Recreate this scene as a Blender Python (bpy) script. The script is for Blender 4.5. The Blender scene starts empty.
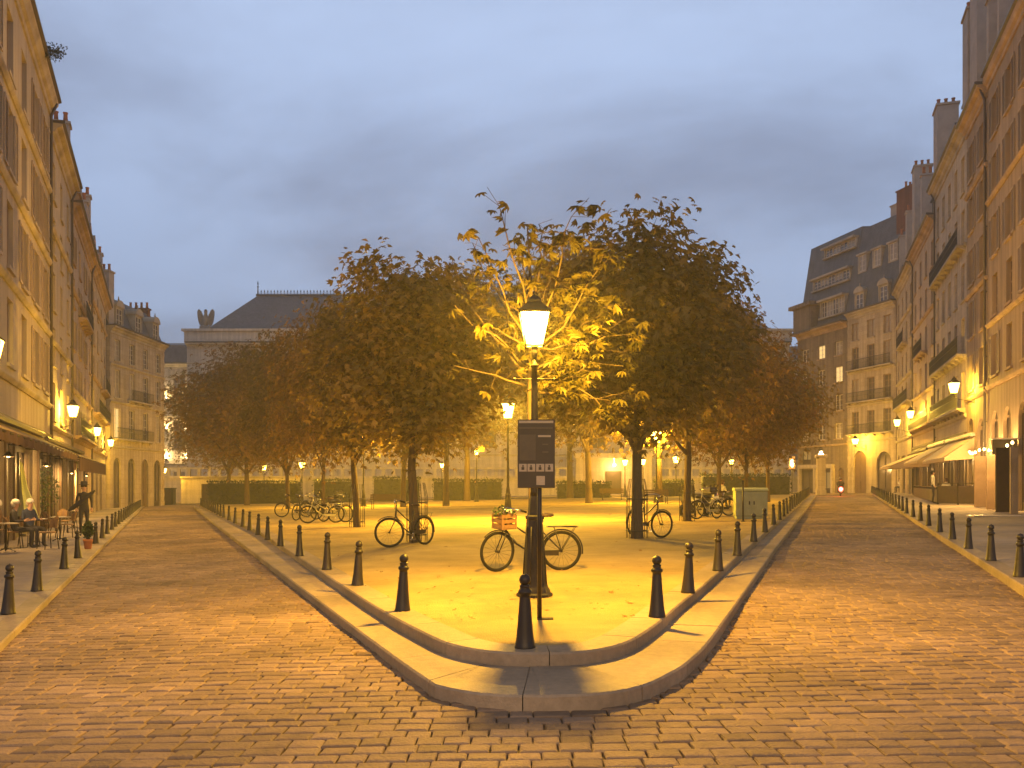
import bpy, math, random
import numpy as np
from mathutils import Vector, Matrix, noise as mnoise
random.seed(7)
RNG = np.random.default_rng(7)
sc = bpy.context.scene
COL = sc.collection
PI = math.pi
R = math.radians

# ------------------------------------------------------------------ camera geometry
F, YH, A, EYE, S = 900.0, 483.0, 0.0175, 1.62, 0.9
def gz(x): return A * max(-60.0, min(60.0, x))
def van(px): return YH - A * (px - 512)
def G(px, py, h=0.0):
    d = F * (EYE - h) / (py - van(px))
    return Vector(((px - 512) * d / F, d, h + A * (px - 512) * d / F))
def P(px, py, d): return Vector(((px - 512) * d / F, d, EYE + (YH - py) * d / F))
def LK(y): return -5.7 - (y / S - 11.6) * .35
def RK(y): return 6.8 + (y / S - 13.3) * .334
def LF(y): return -34.5 + .35 * (85 - y / S)
def RF(y): return 35.8 - .29 * (93 - y / S)
H_PLAZA, H_LEFT, H_RIGHT = .22, .08, .13

# ------------------------------------------------------------------ materials
def new_mat(name):
    m = bpy.data.materials.new(name); m.use_nodes = True
    nt = m.node_tree
    return m, nt, nt.nodes['Principled BSDF']
def mat(name, c1, c2=None, scale=4.0, rough=.8, bump=0.0, metal=0.0, spec=.3, detail=6, tint=None, big=None, fine=None, stretch=None):
    """colour mottled between c1 and c2 by noise; tint = name of a per-face random attribute; big = second, larger stain scale"""
    m, nt, b = new_mat(name)
    b.inputs['Roughness'].default_value = rough
    b.inputs['Metallic'].default_value = metal
    b.inputs['Specular IOR Level'].default_value = spec
    c2 = c2 or tuple(v * .8 for v in c1)
    tc = nt.nodes.new('ShaderNodeTexCoord')
    src = tc.outputs['Object']
    if stretch:
        mp = nt.nodes.new('ShaderNodeMapping'); mp.inputs['Scale'].default_value = stretch
        nt.links.new(src, mp.inputs['Vector']); src = mp.outputs['Vector']
    no = nt.nodes.new('ShaderNodeTexNoise')
    no.inputs['Scale'].default_value = scale; no.inputs['Detail'].default_value = detail; no.inputs['Roughness'].default_value = .65
    nt.links.new(src, no.inputs['Vector'])
    rp = nt.nodes.new('ShaderNodeMapRange'); rp.inputs[1].default_value = .32; rp.inputs[2].default_value = .68
    nt.links.new(no.outputs['Fac'], rp.inputs[0])
    mx = nt.nodes.new('ShaderNodeMix'); mx.data_type = 'RGBA'
    mx.inputs[6].default_value = (*c1, 1); mx.inputs[7].default_value = (*c2, 1)
    nt.links.new(rp.outputs[0], mx.inputs[0])
    out = mx.outputs[2]
    if big:
        n2 = nt.nodes.new('ShaderNodeTexNoise'); n2.inputs['Scale'].default_value = big; n2.inputs['Detail'].default_value = 4
        nt.links.new(tc.outputs['Object'], n2.inputs['Vector'])
        r2 = nt.nodes.new('ShaderNodeMapRange'); r2.inputs[1].default_value = .3; r2.inputs[2].default_value = .7
        r2.inputs[3].default_value = .62; r2.inputs[4].default_value = 1.12
        nt.links.new(n2.outputs['Fac'], r2.inputs[0])
        mu = nt.nodes.new('ShaderNodeMix'); mu.data_type = 'RGBA'; mu.blend_type = 'MULTIPLY'; mu.inputs[0].default_value = 1
        nt.links.new(out, mu.inputs[6]); nt.links.new(r2.outputs[0], mu.inputs[7]); out = mu.outputs[2]
    if tint:
        at = nt.nodes.new('ShaderNodeAttribute'); at.attribute_name = tint
        mu = nt.nodes.new('ShaderNodeMix'); mu.data_type = 'RGBA'; mu.blend_type = 'MULTIPLY'; mu.inputs[0].default_value = 1
        nt.links.new(out, mu.inputs[6]); nt.links.new(at.outputs['Fac'], mu.inputs[7]); out = mu.outputs[2]
    nt.links.new(out, b.inputs['Base Color'])
    if bump:
        bp = nt.nodes.new('ShaderNodeBump'); bp.inputs['Strength'].default_value = bump; bp.inputs['Distance'].default_value = .02
        src2 = no.outputs['Fac']
        if fine:
            n3 = nt.nodes.new('ShaderNodeTexNoise'); n3.inputs['Scale'].default_value = fine; n3.inputs['Detail'].default_value = 3
            nt.links.new(tc.outputs['Object'], n3.inputs['Vector']); src2 = n3.outputs['Fac']
        nt.links.new(src2, bp.inputs['Height']); nt.links.new(bp.outputs['Normal'], b.inputs['Normal'])
    return m
def mat_wall(name, c1, c2, block=(1.1, .42), joint=.55, rough=.9, mortar=.012, streak=.35):
    """masonry or rendered facade: faint coursing, mottling and vertical rain streaks, in the facade's own x-z plane"""
    m, nt, b = new_mat(name)
    b.inputs['Roughness'].default_value = rough; b.inputs['Specular IOR Level'].default_value = .15
    tc = nt.nodes.new('ShaderNodeTexCoord'); se = nt.nodes.new('ShaderNodeSeparateXYZ'); cb = nt.nodes.new('ShaderNodeCombineXYZ')
    nt.links.new(tc.outputs['Object'], se.inputs[0])
    ad = nt.nodes.new('ShaderNodeMath'); ad.operation = 'ADD'
    nt.links.new(se.outputs['X'], ad.inputs[0]); nt.links.new(se.outputs['Y'], ad.inputs[1])
    nt.links.new(ad.outputs[0], cb.inputs['X']); nt.links.new(se.outputs['Z'], cb.inputs['Y'])
    br = nt.nodes.new('ShaderNodeTexBrick')
    br.inputs['Scale'].default_value = 1; br.inputs['Brick Width'].default_value = block[0]; br.inputs['Row Height'].default_value = block[1]
    br.inputs['Mortar Size'].default_value = mortar; br.inputs['Mortar Smooth'].default_value = .3
    br.inputs['Color1'].default_value = (1, 1, 1, 1); br.inputs['Color2'].default_value = (.86, .85, .84, 1)
    br.inputs['Mortar'].default_value = (joint, joint, joint, 1)
    nt.links.new(cb.outputs[0], br.inputs['Vector'])
    no = nt.nodes.new('ShaderNodeTexNoise'); no.inputs['Scale'].default_value = .55; no.inputs['Detail'].default_value = 8; no.inputs['Roughness'].default_value = .7
    nt.links.new(tc.outputs['Object'], no.inputs['Vector'])
    rp = nt.nodes.new('ShaderNodeMapRange'); rp.inputs[1].default_value = .3; rp.inputs[2].default_value = .7
    nt.links.new(no.outputs['Fac'], rp.inputs[0])
    mx = nt.nodes.new('ShaderNodeMix'); mx.data_type = 'RGBA'; mx.inputs[6].default_value = (*c1, 1); mx.inputs[7].default_value = (*c2, 1)
    nt.links.new(rp.outputs[0], mx.inputs[0])
    mp = nt.nodes.new('ShaderNodeMapping'); mp.inputs['Scale'].default_value = (2.2, 2.2, .12)
    nt.links.new(tc.outputs['Object'], mp.inputs['Vector'])
    ns = nt.nodes.new('ShaderNodeTexNoise'); ns.inputs['Scale'].default_value = 1.3; ns.inputs['Detail'].default_value = 5
    nt.links.new(mp.outputs[0], ns.inputs['Vector'])
    rs = nt.nodes.new('ShaderNodeMapRange'); rs.inputs[1].default_value = .35; rs.inputs[2].default_value = .7; rs.inputs[3].default_value = 1.05; rs.inputs[4].default_value = 1 - streak
    nt.links.new(ns.outputs['Fac'], rs.inputs[0])
    m1 = nt.nodes.new('ShaderNodeMix'); m1.data_type = 'RGBA'; m1.blend_type = 'MULTIPLY'; m1.inputs[0].default_value = 1
    nt.links.new(mx.outputs[2], m1.inputs[6]); nt.links.new(br.outputs['Color'], m1.inputs[7])
    m2 = nt.nodes.new('ShaderNodeMix'); m2.data_type = 'RGBA'; m2.blend_type = 'MULTIPLY'; m2.inputs[0].default_value = 1
    nt.links.new(m1.outputs[2], m2.inputs[6]); nt.links.new(rs.outputs[0], m2.inputs[7])
    nt.links.new(m2.outputs[2], b.inputs['Base Color'])
    bp = nt.nodes.new('ShaderNodeBump'); bp.inputs['Strength'].default_value = .35; bp.inputs['Distance'].default_value = .02
    nt.links.new(no.outputs['Fac'], bp.inputs['Height']); nt.links.new(bp.outputs['Normal'], b.inputs['Normal'])
    return m
def mat_emit(name, col, strength, clear=False):
    m = bpy.data.materials.new(name); m.use_nodes = True; nt = m.node_tree; nt.nodes.clear()
    o = nt.nodes.new('ShaderNodeOutputMaterial'); e = nt.nodes.new('ShaderNodeEmission')
    e.inputs['Color'].default_value = (*col, 1); e.inputs['Strength'].default_value = strength
    if clear:
        t = nt.nodes.new('ShaderNodeBsdfTransparent'); a = nt.nodes.new('ShaderNodeAddShader')
        nt.links.new(e.outputs[0], a.inputs[0]); nt.links.new(t.outputs[0], a.inputs[1]); nt.links.new(a.outputs[0], o.inputs['Surface'])
    else: nt.links.new(e.outputs[0], o.inputs['Surface'])
    return m
def mat_leaf(name, c1, c2, trans=.45):
    m, nt, b = new_mat(name)
    at = nt.nodes.new('ShaderNodeAttribute'); at.attribute_name = 'tint'
    mx = nt.nodes.new('ShaderNodeMix'); mx.data_type = 'RGBA'; mx.inputs[6].default_value = (*c1, 1); mx.inputs[7].default_value = (*c2, 1)
    nt.links.new(at.outputs['Fac'], mx.inputs[0])
    nt.links.new(mx.outputs[2], b.inputs['Base Color']); b.inputs['Roughness'].default_value = .55; b.inputs['Specular IOR Level'].default_value = .3
    tr = nt.nodes.new('ShaderNodeBsdfTranslucent'); nt.links.new(mx.outputs[2], tr.inputs['Color'])
    ms = nt.nodes.new('ShaderNodeMixShader'); ms.inputs[0].default_value = trans
    nt.links.new(b.outputs[0], ms.inputs[1]); nt.links.new(tr.outputs[0], ms.inputs[2])
    nt.links.new(ms.outputs[0], nt.nodes['Material Output'].inputs['Surface'])
    return m

M = {}
M['sett'] = mat('sett_stone', (.285, .193, .124), (.215, .146, .094), 9, .85, .5, tint='tint', spec=.2, big=.35, fine=40)
M['joint'] = mat('joint_sand', (.14, .10, .068), (.10, .07, .05), 12, .95, .4)
M['granite'] = mat('kerb_granite', (.33, .25, .165), (.25, .19, .125), 14, .75, .3, big=.6, fine=60, tint='tint')
M['gravel'] = mat('compacted_gravel', (.42, .30, .115), (.30, .21, .08), 1.6, .95, .8, detail=12, big=.35, fine=70)
M['flag'] = mat('pavement_asphalt', (.36, .29, .22), (.28, .22, .17), 2.5, .9, .35, big=.3, fine=90)
M['earth'] = mat('street_ground', (.16, .13, .1), (.11, .09, .07), 1.2, .95, .2)
M['iron'] = mat('painted_cast_iron', (.020, .013, .009), (.012, .009, .007), 12, .45, .15, spec=.35)
M['iron_rail'] = mat('wrought_iron', (.03, .026, .024), None, 8, .5)
M['lamp_iron'] = mat('lamp_post_paint', (.024, .018, .011), (.014, .011, .008), 14, .5, .25, spec=.3)
M['steel'] = mat('galvanised_steel', (.32, .31, .3), None, 20, .4, metal=.8)
M['chrome'] = mat('polished_metal', (.6, .6, .58), None, 20, .2, metal=1)
M['rubber'] = mat('tyre_rubber', (.013, .012, .011), None, 20, .85, spec=.15)
M['bike_paint'] = mat('bicycle_black_paint', (.014, .011, .010), None, 10, .35, spec=.4)
M['leather'] = mat('saddle_leather', (.05, .03, .02), None, 10, .5)
M['wicker'] = mat('wicker_weave', (.32, .2, .1), (.2, .12, .06), 60, .8, .6)
M['basket'] = mat('wooden_crate_basket', (.22, .12, .055), (.15, .08, .038), 25, .8, .4)
M['bark'] = mat('chestnut_bark', (.11, .075, .045), (.06, .042, .028), 7, .95, .9, stretch=(3, 3, .6))
M['leaf'] = mat_leaf('chestnut_leaf', (.11, .085, .023), (.28, .18, .048))
M['leaf_autumn'] = mat_leaf('chestnut_leaf_autumn', (.12, .075, .021), (.28, .15, .04))
M['leaf_darkened'] = mat_leaf('chestnut_leaf_darkened', (.05, .05, .012), (.115, .085, .018))  # chestnut leaf colour darkened to offset the strong light of the near lamp
M['hedge_leaf'] = mat_leaf('hedge_leaf', (.02, .03, .012), (.045, .06, .02), .3)
M['plant_leaf'] = mat_leaf('plant_leaf', (.03, .05, .015), (.08, .11, .03), .3)
M['slate'] = mat_wall('roof_slate', (.15, .148, .155), (.105, .104, .112), (.32, .2), .6, .55, streak=.25)
M['zinc'] = mat('roof_zinc', (.20, .19, .19), (.14, .135, .14), 1.5, .45, .1, metal=.3, stretch=(1, 1, .2))
M['zinc_dark'] = mat('gutter_zinc', (.09, .075, .065), None, 3, .5, metal=.2)
M['plaster_cream'] = mat_wall('cream_render', (.44, .365, .285), (.365, .30, .23), (3, 9), .98, streak=.22)
M['plaster_brown'] = mat_wall('brown_render', (.38, .28, .20), (.30, .22, .155), (2.4, 9), .98, streak=.35)
M['plaster_grey'] = mat_wall('greyish_render', (.52, .40, .28), (.42, .31, .22), (2.6, 7), .97, streak=.3)
M['stone'] = mat_wall('limestone_ashlar', (.46, .37, .275), (.37, .29, .21), (1.1, .42), .68, streak=.35)
M['stone_pale'] = mat_wall('pale_limestone', (.54, .44, .335), (.45, .36, .27), (1.2, .45), .72, streak=.3)
M['stone_dark'] = mat_wall('weathered_brick_and_stone', (.25, .185, .13), (.17, .128, .095), (.6, .2), .7, streak=.4)
M['palace'] = mat_wall('palace_limestone', (.58, .49, .40), (.48, .41, .33), (1.4, .5), .75, streak=.3)
M['trim'] = mat('stone_trim', (.43, .355, .28), (.35, .29, .22), 3, .85, .2, big=.8)
M['trim_brown'] = mat('brown_stone_trim', (.42, .29, .19), (.32, .22, .145), 3, .85, .2, big=.8)
M['frame_white'] = mat('window_frame_white', (.62, .55, .46), (.5, .44, .37), 6, .6)
M['frame_brown'] = mat('window_frame_brown', (.28, .19, .13), None, 6, .6)
M['shutter'] = mat('shutter_paint', (.42, .33, .24), (.34, .26, .19), 5, .7, .3)
M['shutter_grey'] = mat('shutter_paint_dull', (.33, .25, .18), (.26, .2, .14), 5, .7, .3)
M['glass_dark'] = mat('window_glass_dark', (.07, .055, .045), (.13, .10, .08), .8, .08, spec=.6)
M['glass_curtain'] = mat('window_glass_curtained', (.34, .28, .22), (.2, .16, .12), 2, .3, stretch=(6, 6, .3), spec=.5)
M['glass_lit'] = mat_emit('lit_window', (1.0, .62, .22), 1.1)
M['glass_shop'] = mat_emit('lit_shop_window', (1.0, .55, .15), .30)
M['wood_dark'] = mat('dark_painted_joinery', (.055, .035, .025), (.035, .024, .018), 5, .5, .2)
M['wood_door'] = mat('door_wood', (.14, .085, .05), (.09, .055, .035), 4, .55, .2, stretch=(1, 1, .2))
M['shop_panel'] = mat('shopfront_brown_joinery', (.10, .058, .034), (.07, .042, .026), 3, .6, .2)
M['awning_dark'] = mat('awning_canvas_brown', (.09, .045, .03), (.065, .034, .024), 3, .85, .2)
M['awning_cream'] = mat('awning_canvas_cream', (.62, .46, .28), (.52, .38, .23), 2, .85, .2)
M['canvas_green'] = mat('parasol_canvas_pale_green', (.42, .46, .30), (.34, .38, .25), 3, .85, .2)
M['chimney'] = mat('chimney_render', (.40, .33, .28), (.30, .25, .21), 1.3, .9, .3)
M['brick'] = mat_wall('chimney_brick', (.26, .11, .07), (.18, .085, .06), (.22, .07), .6)
M['pot'] = mat('terracotta', (.40, .15, .07), (.30, .11, .05), 6, .8)
M['skin'] = mat('skin', (.50, .30, .21), None, 10, .55)
M['cloth_dark'] = mat('cloth_dark', (.03, .028, .03), (.045, .04, .04), 20, .9)
M['cloth_white'] = mat('cloth_white', (.62, .58, .52), None, 20, .9)
M['cloth_blue'] = mat('cloth_navy', (.04, .05, .09), None, 20, .9)
M['cloth_brown'] = mat('cloth_brown', (.16, .09, .05), None, 20, .9)
M['cloth_grey'] = mat('cloth_grey', (.22, .2, .18), None, 20, .9)
M['hair_dark'] = mat('hair_dark', (.02, .015, .012), None, 40, .6)
M['hair_white'] = mat('hair_white', (.6, .56, .5), None, 40, .7)
M['hair_brown'] = mat('hair_brown', (.1, .05, .025), None, 40, .6)
M['lantern_glass'] = mat_emit('lantern_glass', (1.0, .60, .085), 13.0, True)
M['bulb'] = mat_emit('bulb_glow', (1.0, .62, .2), 22.0)
M['bulb_white'] = mat_emit('lamp_glow_pale', (1.0, .78, .4), 14.0)
M['tail'] = mat_emit('tail_light_red', (1.0, .10, .07), 9.0)
M['tail_core'] = mat_emit('tail_light_core', (1.0, .55, .45), 10.0)
M['scooter_dark'] = mat('scooter_paint_dark', (.035, .03, .035), None, 5, .3, spec=.5)
M['scooter_red'] = mat('scooter_paint_red', (.25, .025, .02), None, 5, .3, spec=.5)
M['scooter_grey'] = mat('scooter_paint_silver', (.30, .29, .28), None, 5, .3, metal=.4)
M['seat_vinyl'] = mat('seat_vinyl', (.025, .022, .02), None, 10, .5)
M['sign_face'] = mat('sign_panel_bronze', (.05, .037, .02), (.04, .03, .018), 8, .5)
M['sign_pale'] = mat('sign_print_pale', (.42, .34, .22), (.36, .29, .19), 30, .6)
M['sign_mid'] = mat('sign_print_grey', (.10, .078, .046), None, 20, .6)
M['cabinet_green'] = mat('cabinet_pale_green', (.36, .39, .22), (.28, .31, .17), 4, .6, .2)
M['cabinet_dark'] = mat('cabinet_dark_green', (.03, .035, .025), None, 5, .5)
M['statue'] = mat('statue_stone', (.28, .24, .2), (.18, .155, .13), 4, .9, .4)
M['bench_wood'] = mat('bench_slats', (.13, .08, .045), (.09, .055, .03), 8, .6, .2)
M['white_paint'] = mat('white_enamel', (.62, .56, .48), None, 8, .4)

# ------------------------------------------------------------------ mesh builder
class MB:
    def __init__(s): s.v = []; s.f = []; s.m = []; s.s = []; s.t = []
    def add(s, vs, fs, m=0, smooth=False, tint=1.0):
        o = len(s.v); s.v.extend([tuple(v) for v in vs])
        for f in fs: s.f.append(tuple(i + o for i in f)); s.m.append(m); s.s.append(smooth); s.t.append(tint)
    def box(s, x0, x1, y0, y1, z0, z1, m=0, bev=0.0):
        if bev <= 0:
            s.add([(x0,y0,z0),(x1,y0,z0),(x1,y1,z0),(x0,y1,z0),(x0,y0,z1),(x1,y0,z1),(x1,y1,z1),(x0,y1,z1)],
                  [(3,2,1,0),(4,5,6,7),(0,1,5,4),(1,2,6,5),(2,3,7,6),(3,0,4,7)], m)
        else:
            vs = []; fs = []
            rings = [(bev, z0), (0, z0 + bev), (0, z1 - bev), (bev, z1)]
            for i, z in rings: vs += [(x0+i,y0+i,z),(x1-i,y0+i,z),(x1-i,y1-i,z),(x0+i,y1-i,z)]
            fs.append((3,2,1,0)); fs.append((12,13,14,15))
            for k in range(3):
                for j in range(4): a = k*4+j; b = k*4+(j+1)%4; fs.append((a,b,b+4,a+4))
            s.add(vs, fs, m)
    def obox(s, c, ax, ay, az, m=0):
        """box from centre and three half-axis vectors"""
        c = Vector(c); ax = Vector(ax); ay = Vector(ay); az = Vector(az); vs = []
        for k in (-1, 1):
            for (i, j) in ((-1,-1),(1,-1),(1,1),(-1,1)): vs.append(c + ax*i + ay*j + az*k)
        s.add(vs, [(3,2,1,0),(4,5,6,7),(0,1,5,4),(1,2,6,5),(2,3,7,6),(3,0,4,7)], m)
    def tube(s, pts, rad, n=8, m=0, cap=True, smooth=True, tint=1.0):
        pts = [Vector(p) for p in pts]
        if not hasattr(rad, '__len__'): rad = [rad] * len(pts)
        vs = []; fs = []; up = None
        for i, p in enumerate(pts):
            t = (pts[min(i+1, len(pts)-1)] - pts[max(i-1, 0)])
            t = t.normalized() if t.length > 1e-9 else Vector((0,0,1))
            if up is None: up = Vector((1,0,0)) if abs(t.x) < .9 else Vector((0,1,0))
            a = (up - t * up.dot(t)).normalized(); b = t.cross(a); up = a
            for k in range(n):
                th = 2*PI*k/n; vs.append(p + (a*math.cos(th) + b*math.sin(th)) * rad[i])
        for i in range(len(pts)-1):
            for k in range(n): fs.append((i*n+k, i*n+(k+1)%n, (i+1)*n+(k+1)%n, (i+1)*n+k))
        if cap: fs.append(tuple(range(n-1, -1, -1))); fs.append(tuple((len(pts)-1)*n + k for k in range(n)))
        s.add(vs, fs, m, smooth, tint)
    def lathe(s, prof, n=20, c=(0,0,0), m=0, smooth=True, cap=True, sx=1.0, sy=1.0, ph=0.0):
        vs = []; fs = []
        for r, z in prof:
            for k in range(n): th = 2*PI*k/n + ph; vs.append((c[0]+r*sx*math.cos(th), c[1]+r*sy*math.sin(th), c[2]+z))
        for i in range(len(prof)-1):
            for k in range(n): fs.append((i*n+k, i*n+(k+1)%n, (i+1)*n+(k+1)%n, (i+1)*n+k))
        if cap: fs.append(tuple(range(n-1,-1,-1))); fs.append(tuple((len(prof)-1)*n+k for k in range(n)))
        s.add(vs, fs, m, smooth)
    def ball(s, c, r, m=0, n=14, sz=1.0, sx=1.0, sy=1.0):
        k = n // 2
        s.lathe([(max(r*math.sin(PI*i/k), .0005), -r*sz*math.cos(PI*i/k)) for i in range(k+1)], n, c, m, sx=sx, sy=sy)
    def torus(s, c, r, rr, axis='y', n=28, k=8, m=0, a0=0, a1=2*PI):
        pts = []; full = abs(a1-a0-2*PI) < 1e-6
        for i in range(n+1):
            th = a0 + (a1-a0)*i/n
            o = (math.cos(th)*r, 0, math.sin(th)*r) if axis == 'y' else ((math.cos(th)*r, math.sin(th)*r, 0) if axis == 'z' else (0, math.cos(th)*r, math.sin(th)*r))
            pts.append((c[0]+o[0], c[1]+o[1], c[2]+o[2]))
        s.tube(pts, rr, k, m, cap=not full)
    def extrude(s, poly, x0, x1, m=0):
        """poly of (y, z) points extruded along x"""
        n = len(poly)
        vs = [(x0, y, z) for y, z in poly] + [(x1, y, z) for y, z in poly]
        fs = [(i, (i+1)%n, n+(i+1)%n, n+i) for i in range(n)] + [tuple(range(n-1,-1,-1)), tuple(range(n, 2*n))]
        s.add(vs, fs, m)
    def prism(s, poly, z0, z1, m=0):
        n = len(poly)
        vs = [(x, y, z0) for x, y in poly] + [(x, y, z1) for x, y in poly]
        s.add(vs, [(i, (i+1)%n, n+(i+1)%n, n+i) for i in range(n)] + [tuple(range(n-1,-1,-1)), tuple(range(n,2*n))], m)
    def mesh(s, name, mats, tint=False):
        me = bpy.data.meshes.new(name); me.from_pydata(s.v, [], s.f)
        for mm in (mats if isinstance(mats, (list, tuple)) else [mats]): me.materials.append(M[mm] if isinstance(mm, str) else mm)
        me.polygons.foreach_set('material_index', s.m); me.polygons.foreach_set('use_smooth', s.s)
        if tint:
            at = me.attributes.new('tint', 'FLOAT', 'FACE'); at.data.foreach_set('value', s.t)
        me.update(); return me
    def build(s, name, mats, parent=None, loc=None, tint=False, rz=None):
        o = bpy.data.objects.new(name, s.mesh(name, mats, tint)); COL.objects.link(o)
        if parent is not None: o.parent = parent
        if loc is not None: o.location = loc
        if rz is not None: o.rotation_euler.z = rz
        return o
def link(name, me, parent=None, loc=None, rz=None):
    o = bpy.data.objects.new(name, me); COL.objects.link(o)
    if parent is not None: o.parent = parent
    if loc is not None: o.location = loc
    if rz is not None: o.rotation_euler.z = rz
    return o
def tag(o, label=None, cat=None, group=None, kind=None):
    for k, v in (('label', label), ('category', cat), ('group', group), ('kind', kind)):
        if v: o[k] = v
    return o
def empty(name, loc=(0,0,0), rz=0.0, label=None, cat=None, group=None):
    o = bpy.data.objects.new(name, None); COL.objects.link(o); o.location = loc; o.rotation_euler.z = rz
    o.empty_display_size = .1
    return tag(o, label, cat, group)
KIDS = {}
def copy_tree(o, parent=None, loc=None, rz=None, label=None):
    c = o.copy(); COL.objects.link(c)
    if parent is not None: c.parent = parent
    if loc is not None: c.location = loc
    if rz is not None: c.rotation_euler.z = rz
    if label: c['label'] = label
    for ch in list(o.children): copy_tree(ch, c)
    return c
LAMP_K = 4.0
def light(loc, watts, col=(1.0, .56, .12), r=.10, parent=None, name='lamp_light'):
    d = bpy.data.lights.new(name, 'POINT'); d.energy = watts*LAMP_K; d.color = col; d.shadow_soft_size = r
    o = bpy.data.objects.new(name, d); COL.objects.link(o); o.location = loc
    if parent is not None: o.parent = parent
    return o
# ------------------------------------------------------------------ ground, road, kerbs, plaza
def grid_sheet(name, xs, ys, h, m):
    b = MB(); nx = len(xs)
    vs = [(x, y, gz(x) + h) for y in ys for x in xs]
    fs = [(j*nx+i, j*nx+i+1, (j+1)*nx+i+1, (j+1)*nx+i) for j in range(len(ys)-1) for i in range(nx-1)]
    b.add(vs, fs); o = b.build(name, m); return tag(o, kind='structure')
grid_sheet('ground', [-600, -300, -60, 60, 300, 600], [-300, -60, 0, 60, 120, 300, 900], -.10, 'earth')

def catmull(pts, n=6):
    out = []
    for i in range(len(pts)-1):
        p0 = pts[max(i-1,0)]; p1 = pts[i]; p2 = pts[i+1]; p3 = pts[min(i+2, len(pts)-1)]
        for k in range(n):
            t = k/n
            out.append(tuple(.5*((2*p1[a]) + (-p0[a]+p2[a])*t + (2*p0[a]-5*p1[a]+4*p2[a]-p3[a])*t*t + (-p0[a]+3*p1[a]-3*p2[a]+p3[a])*t**3) for a in (0,1)))
    out.append(tuple(pts[-1])); return out
g2 = lambda px, py, h: tuple(G(px, py, h))[:2]
YEND = 77.0
lowL = [g2(545,711,0), g2(490,709,0), g2(450,702.5,0), g2(425,692,0), g2(350,634,0), g2(256,558.5,0)]
lowL = catmull(lowL, 10) + [g2(215, 526, 0), (-.68 - (YEND/S-7.81)*.342, YEND)]
lowR = [g2(545,711,0), g2(600,708.5,0), g2(640,701,0), g2(668,688,0), g2(692,671,0), g2(722,634,0), g2(773,556,0)]
lowR = catmull(lowR, 10) + [g2(795, 526, 0), (1.62 + (YEND/S-8.6)*.317, YEND)]
upL = [g2(530,666.5,.11), g2(490,664.5,.11), g2(452,657,.11), g2(425,645,.11), g2(380,619,.11), g2(332,586,.11), g2(262,536.5,.11)]
upL = catmull(upL, 10) + [(-.68 - (YEND/S-7.81)*.342 + .5, YEND)]
upR = [g2(530,666.5,.11), g2(582,664.5,.11), g2(625,655,.11), g2(656,635.5,.11), g2(685,609,.11), g2(712,586,.11), g2(770,532,.11)]
upR = catmull(upR, 10) + [(1.62 + (YEND/S-8.6)*.317 - .5, YEND)]
def resample(pts, step):
    pts = [Vector((*p, 0)) for p in pts]; out = [pts[0].copy()]; acc = 0; L = sum((pts[i+1]-pts[i]).length for i in range(len(pts)-1))
    n = max(2, round(L/step)); step = L/n; need = step; pos = 0
    for i in range(len(pts)-1):
        seg = (pts[i+1]-pts[i]).length
        while pos + seg >= need - 1e-6 and len(out) < n:
            out.append(pts[i].lerp(pts[i+1], (need-pos)/seg)); need += step
        pos += seg
    out.append(pts[-1].copy()); return out
def normals(pts):
    ns = []
    for i in range(len(pts)):
        t = (pts[min(i+1,len(pts)-1)] - pts[max(i-1,0)]).normalized(); ns.append(Vector((-t.y, t.x, 0)))
    return ns
def kerb_blocks(b, outer, inner, zb, zt, per=1, gap=.004, bev=.016, rnd=random.Random(3)):
    """stones of `per` short segments each, so that a bend stays round; a fine joint between stones"""
    n = len(outer)-1; t = 1; dz = 0
    for i in range(n):
        if i % per == 0: t = rnd.uniform(.93, 1.05); dz = rnd.uniform(-.003, .003)
        a, e = outer[i].copy(), outer[i+1].copy(); c, d = inner[i].copy(), inner[i+1].copy()
        u = (e-a).normalized()*gap
        first, last = i % per == 0, i % per == per-1 or i == n-1
        if first: a += u; c += u
        if last: e -= u; d -= u
        ba, be = a.lerp(c, min(.4, bev/max((c-a).length, .01))), e.lerp(d, min(.4, bev/max((d-e).length, .01)))
        bc, bd = c.lerp(a, min(.4, bev/max((c-a).length, .01))), d.lerp(e, min(.4, bev/max((d-e).length, .01)))
        Z = lambda p, z: (p.x, p.y, gz(p.x)+z)
        vs = [Z(a,zb),Z(e,zb),Z(a,zt-bev+dz),Z(e,zt-bev+dz),Z(ba,zt+dz),Z(be,zt+dz),Z(bc,zt+dz),Z(bd,zt+dz),Z(c,zt-bev+dz),Z(d,zt-bev+dz),Z(c,zb),Z(d,zb)]
        fs = [(0,1,3,2),(2,3,5,4),(4,5,7,6),(6,7,9,8),(8,9,11,10)]
        if first: fs.append((0,2,4,6,8,10))
        if last: fs.append((1,11,9,7,5,3))
        if (e-a).cross(c-a).z < 0: fs = [f[::-1] for f in fs]
        b.add(vs, fs, 0, False, t)
b = MB()
def both(pl, pr, step): return resample(pl, step)[::-1] + resample(pr, step)[1:]
low = both(lowL, lowR, .16); n_low = len(low)
upline = both(upL, upR, .4)
def nearest_on(line, p):
    best = None
    for i in range(len(line)-1):
        a, c = line[i], line[i+1]; d = c-a; t = max(0, min(1, (p-a).dot(d)/max(d.length_squared,1e-9))); q = a + d*t
        dd = (q-p).length
        if best is None or dd < best[0]: best = (dd, q)
    return best[1]
low_in = [nearest_on(upline, p) for p in low]
low_in = [q + (q-p).normalized()*.08 for p, q in zip(low, low_in)]
kerb_blocks(b, low, low_in, -.15, .11, 6)
tag(b.build('lower_kerb_step', 'granite', tint=True), kind='structure')
up = both(upL, upR, .16); nsu = normals(up)
up_in = []
for p, n in zip(up, nsu):
    q = p + n*.34
    up_in.append(q)
b = MB(); kerb_blocks(b, up, up_in, -.15, H_PLAZA+.003, 7)
tag(b.build('upper_kerb_step', 'granite', tint=True), kind='structure')
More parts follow.
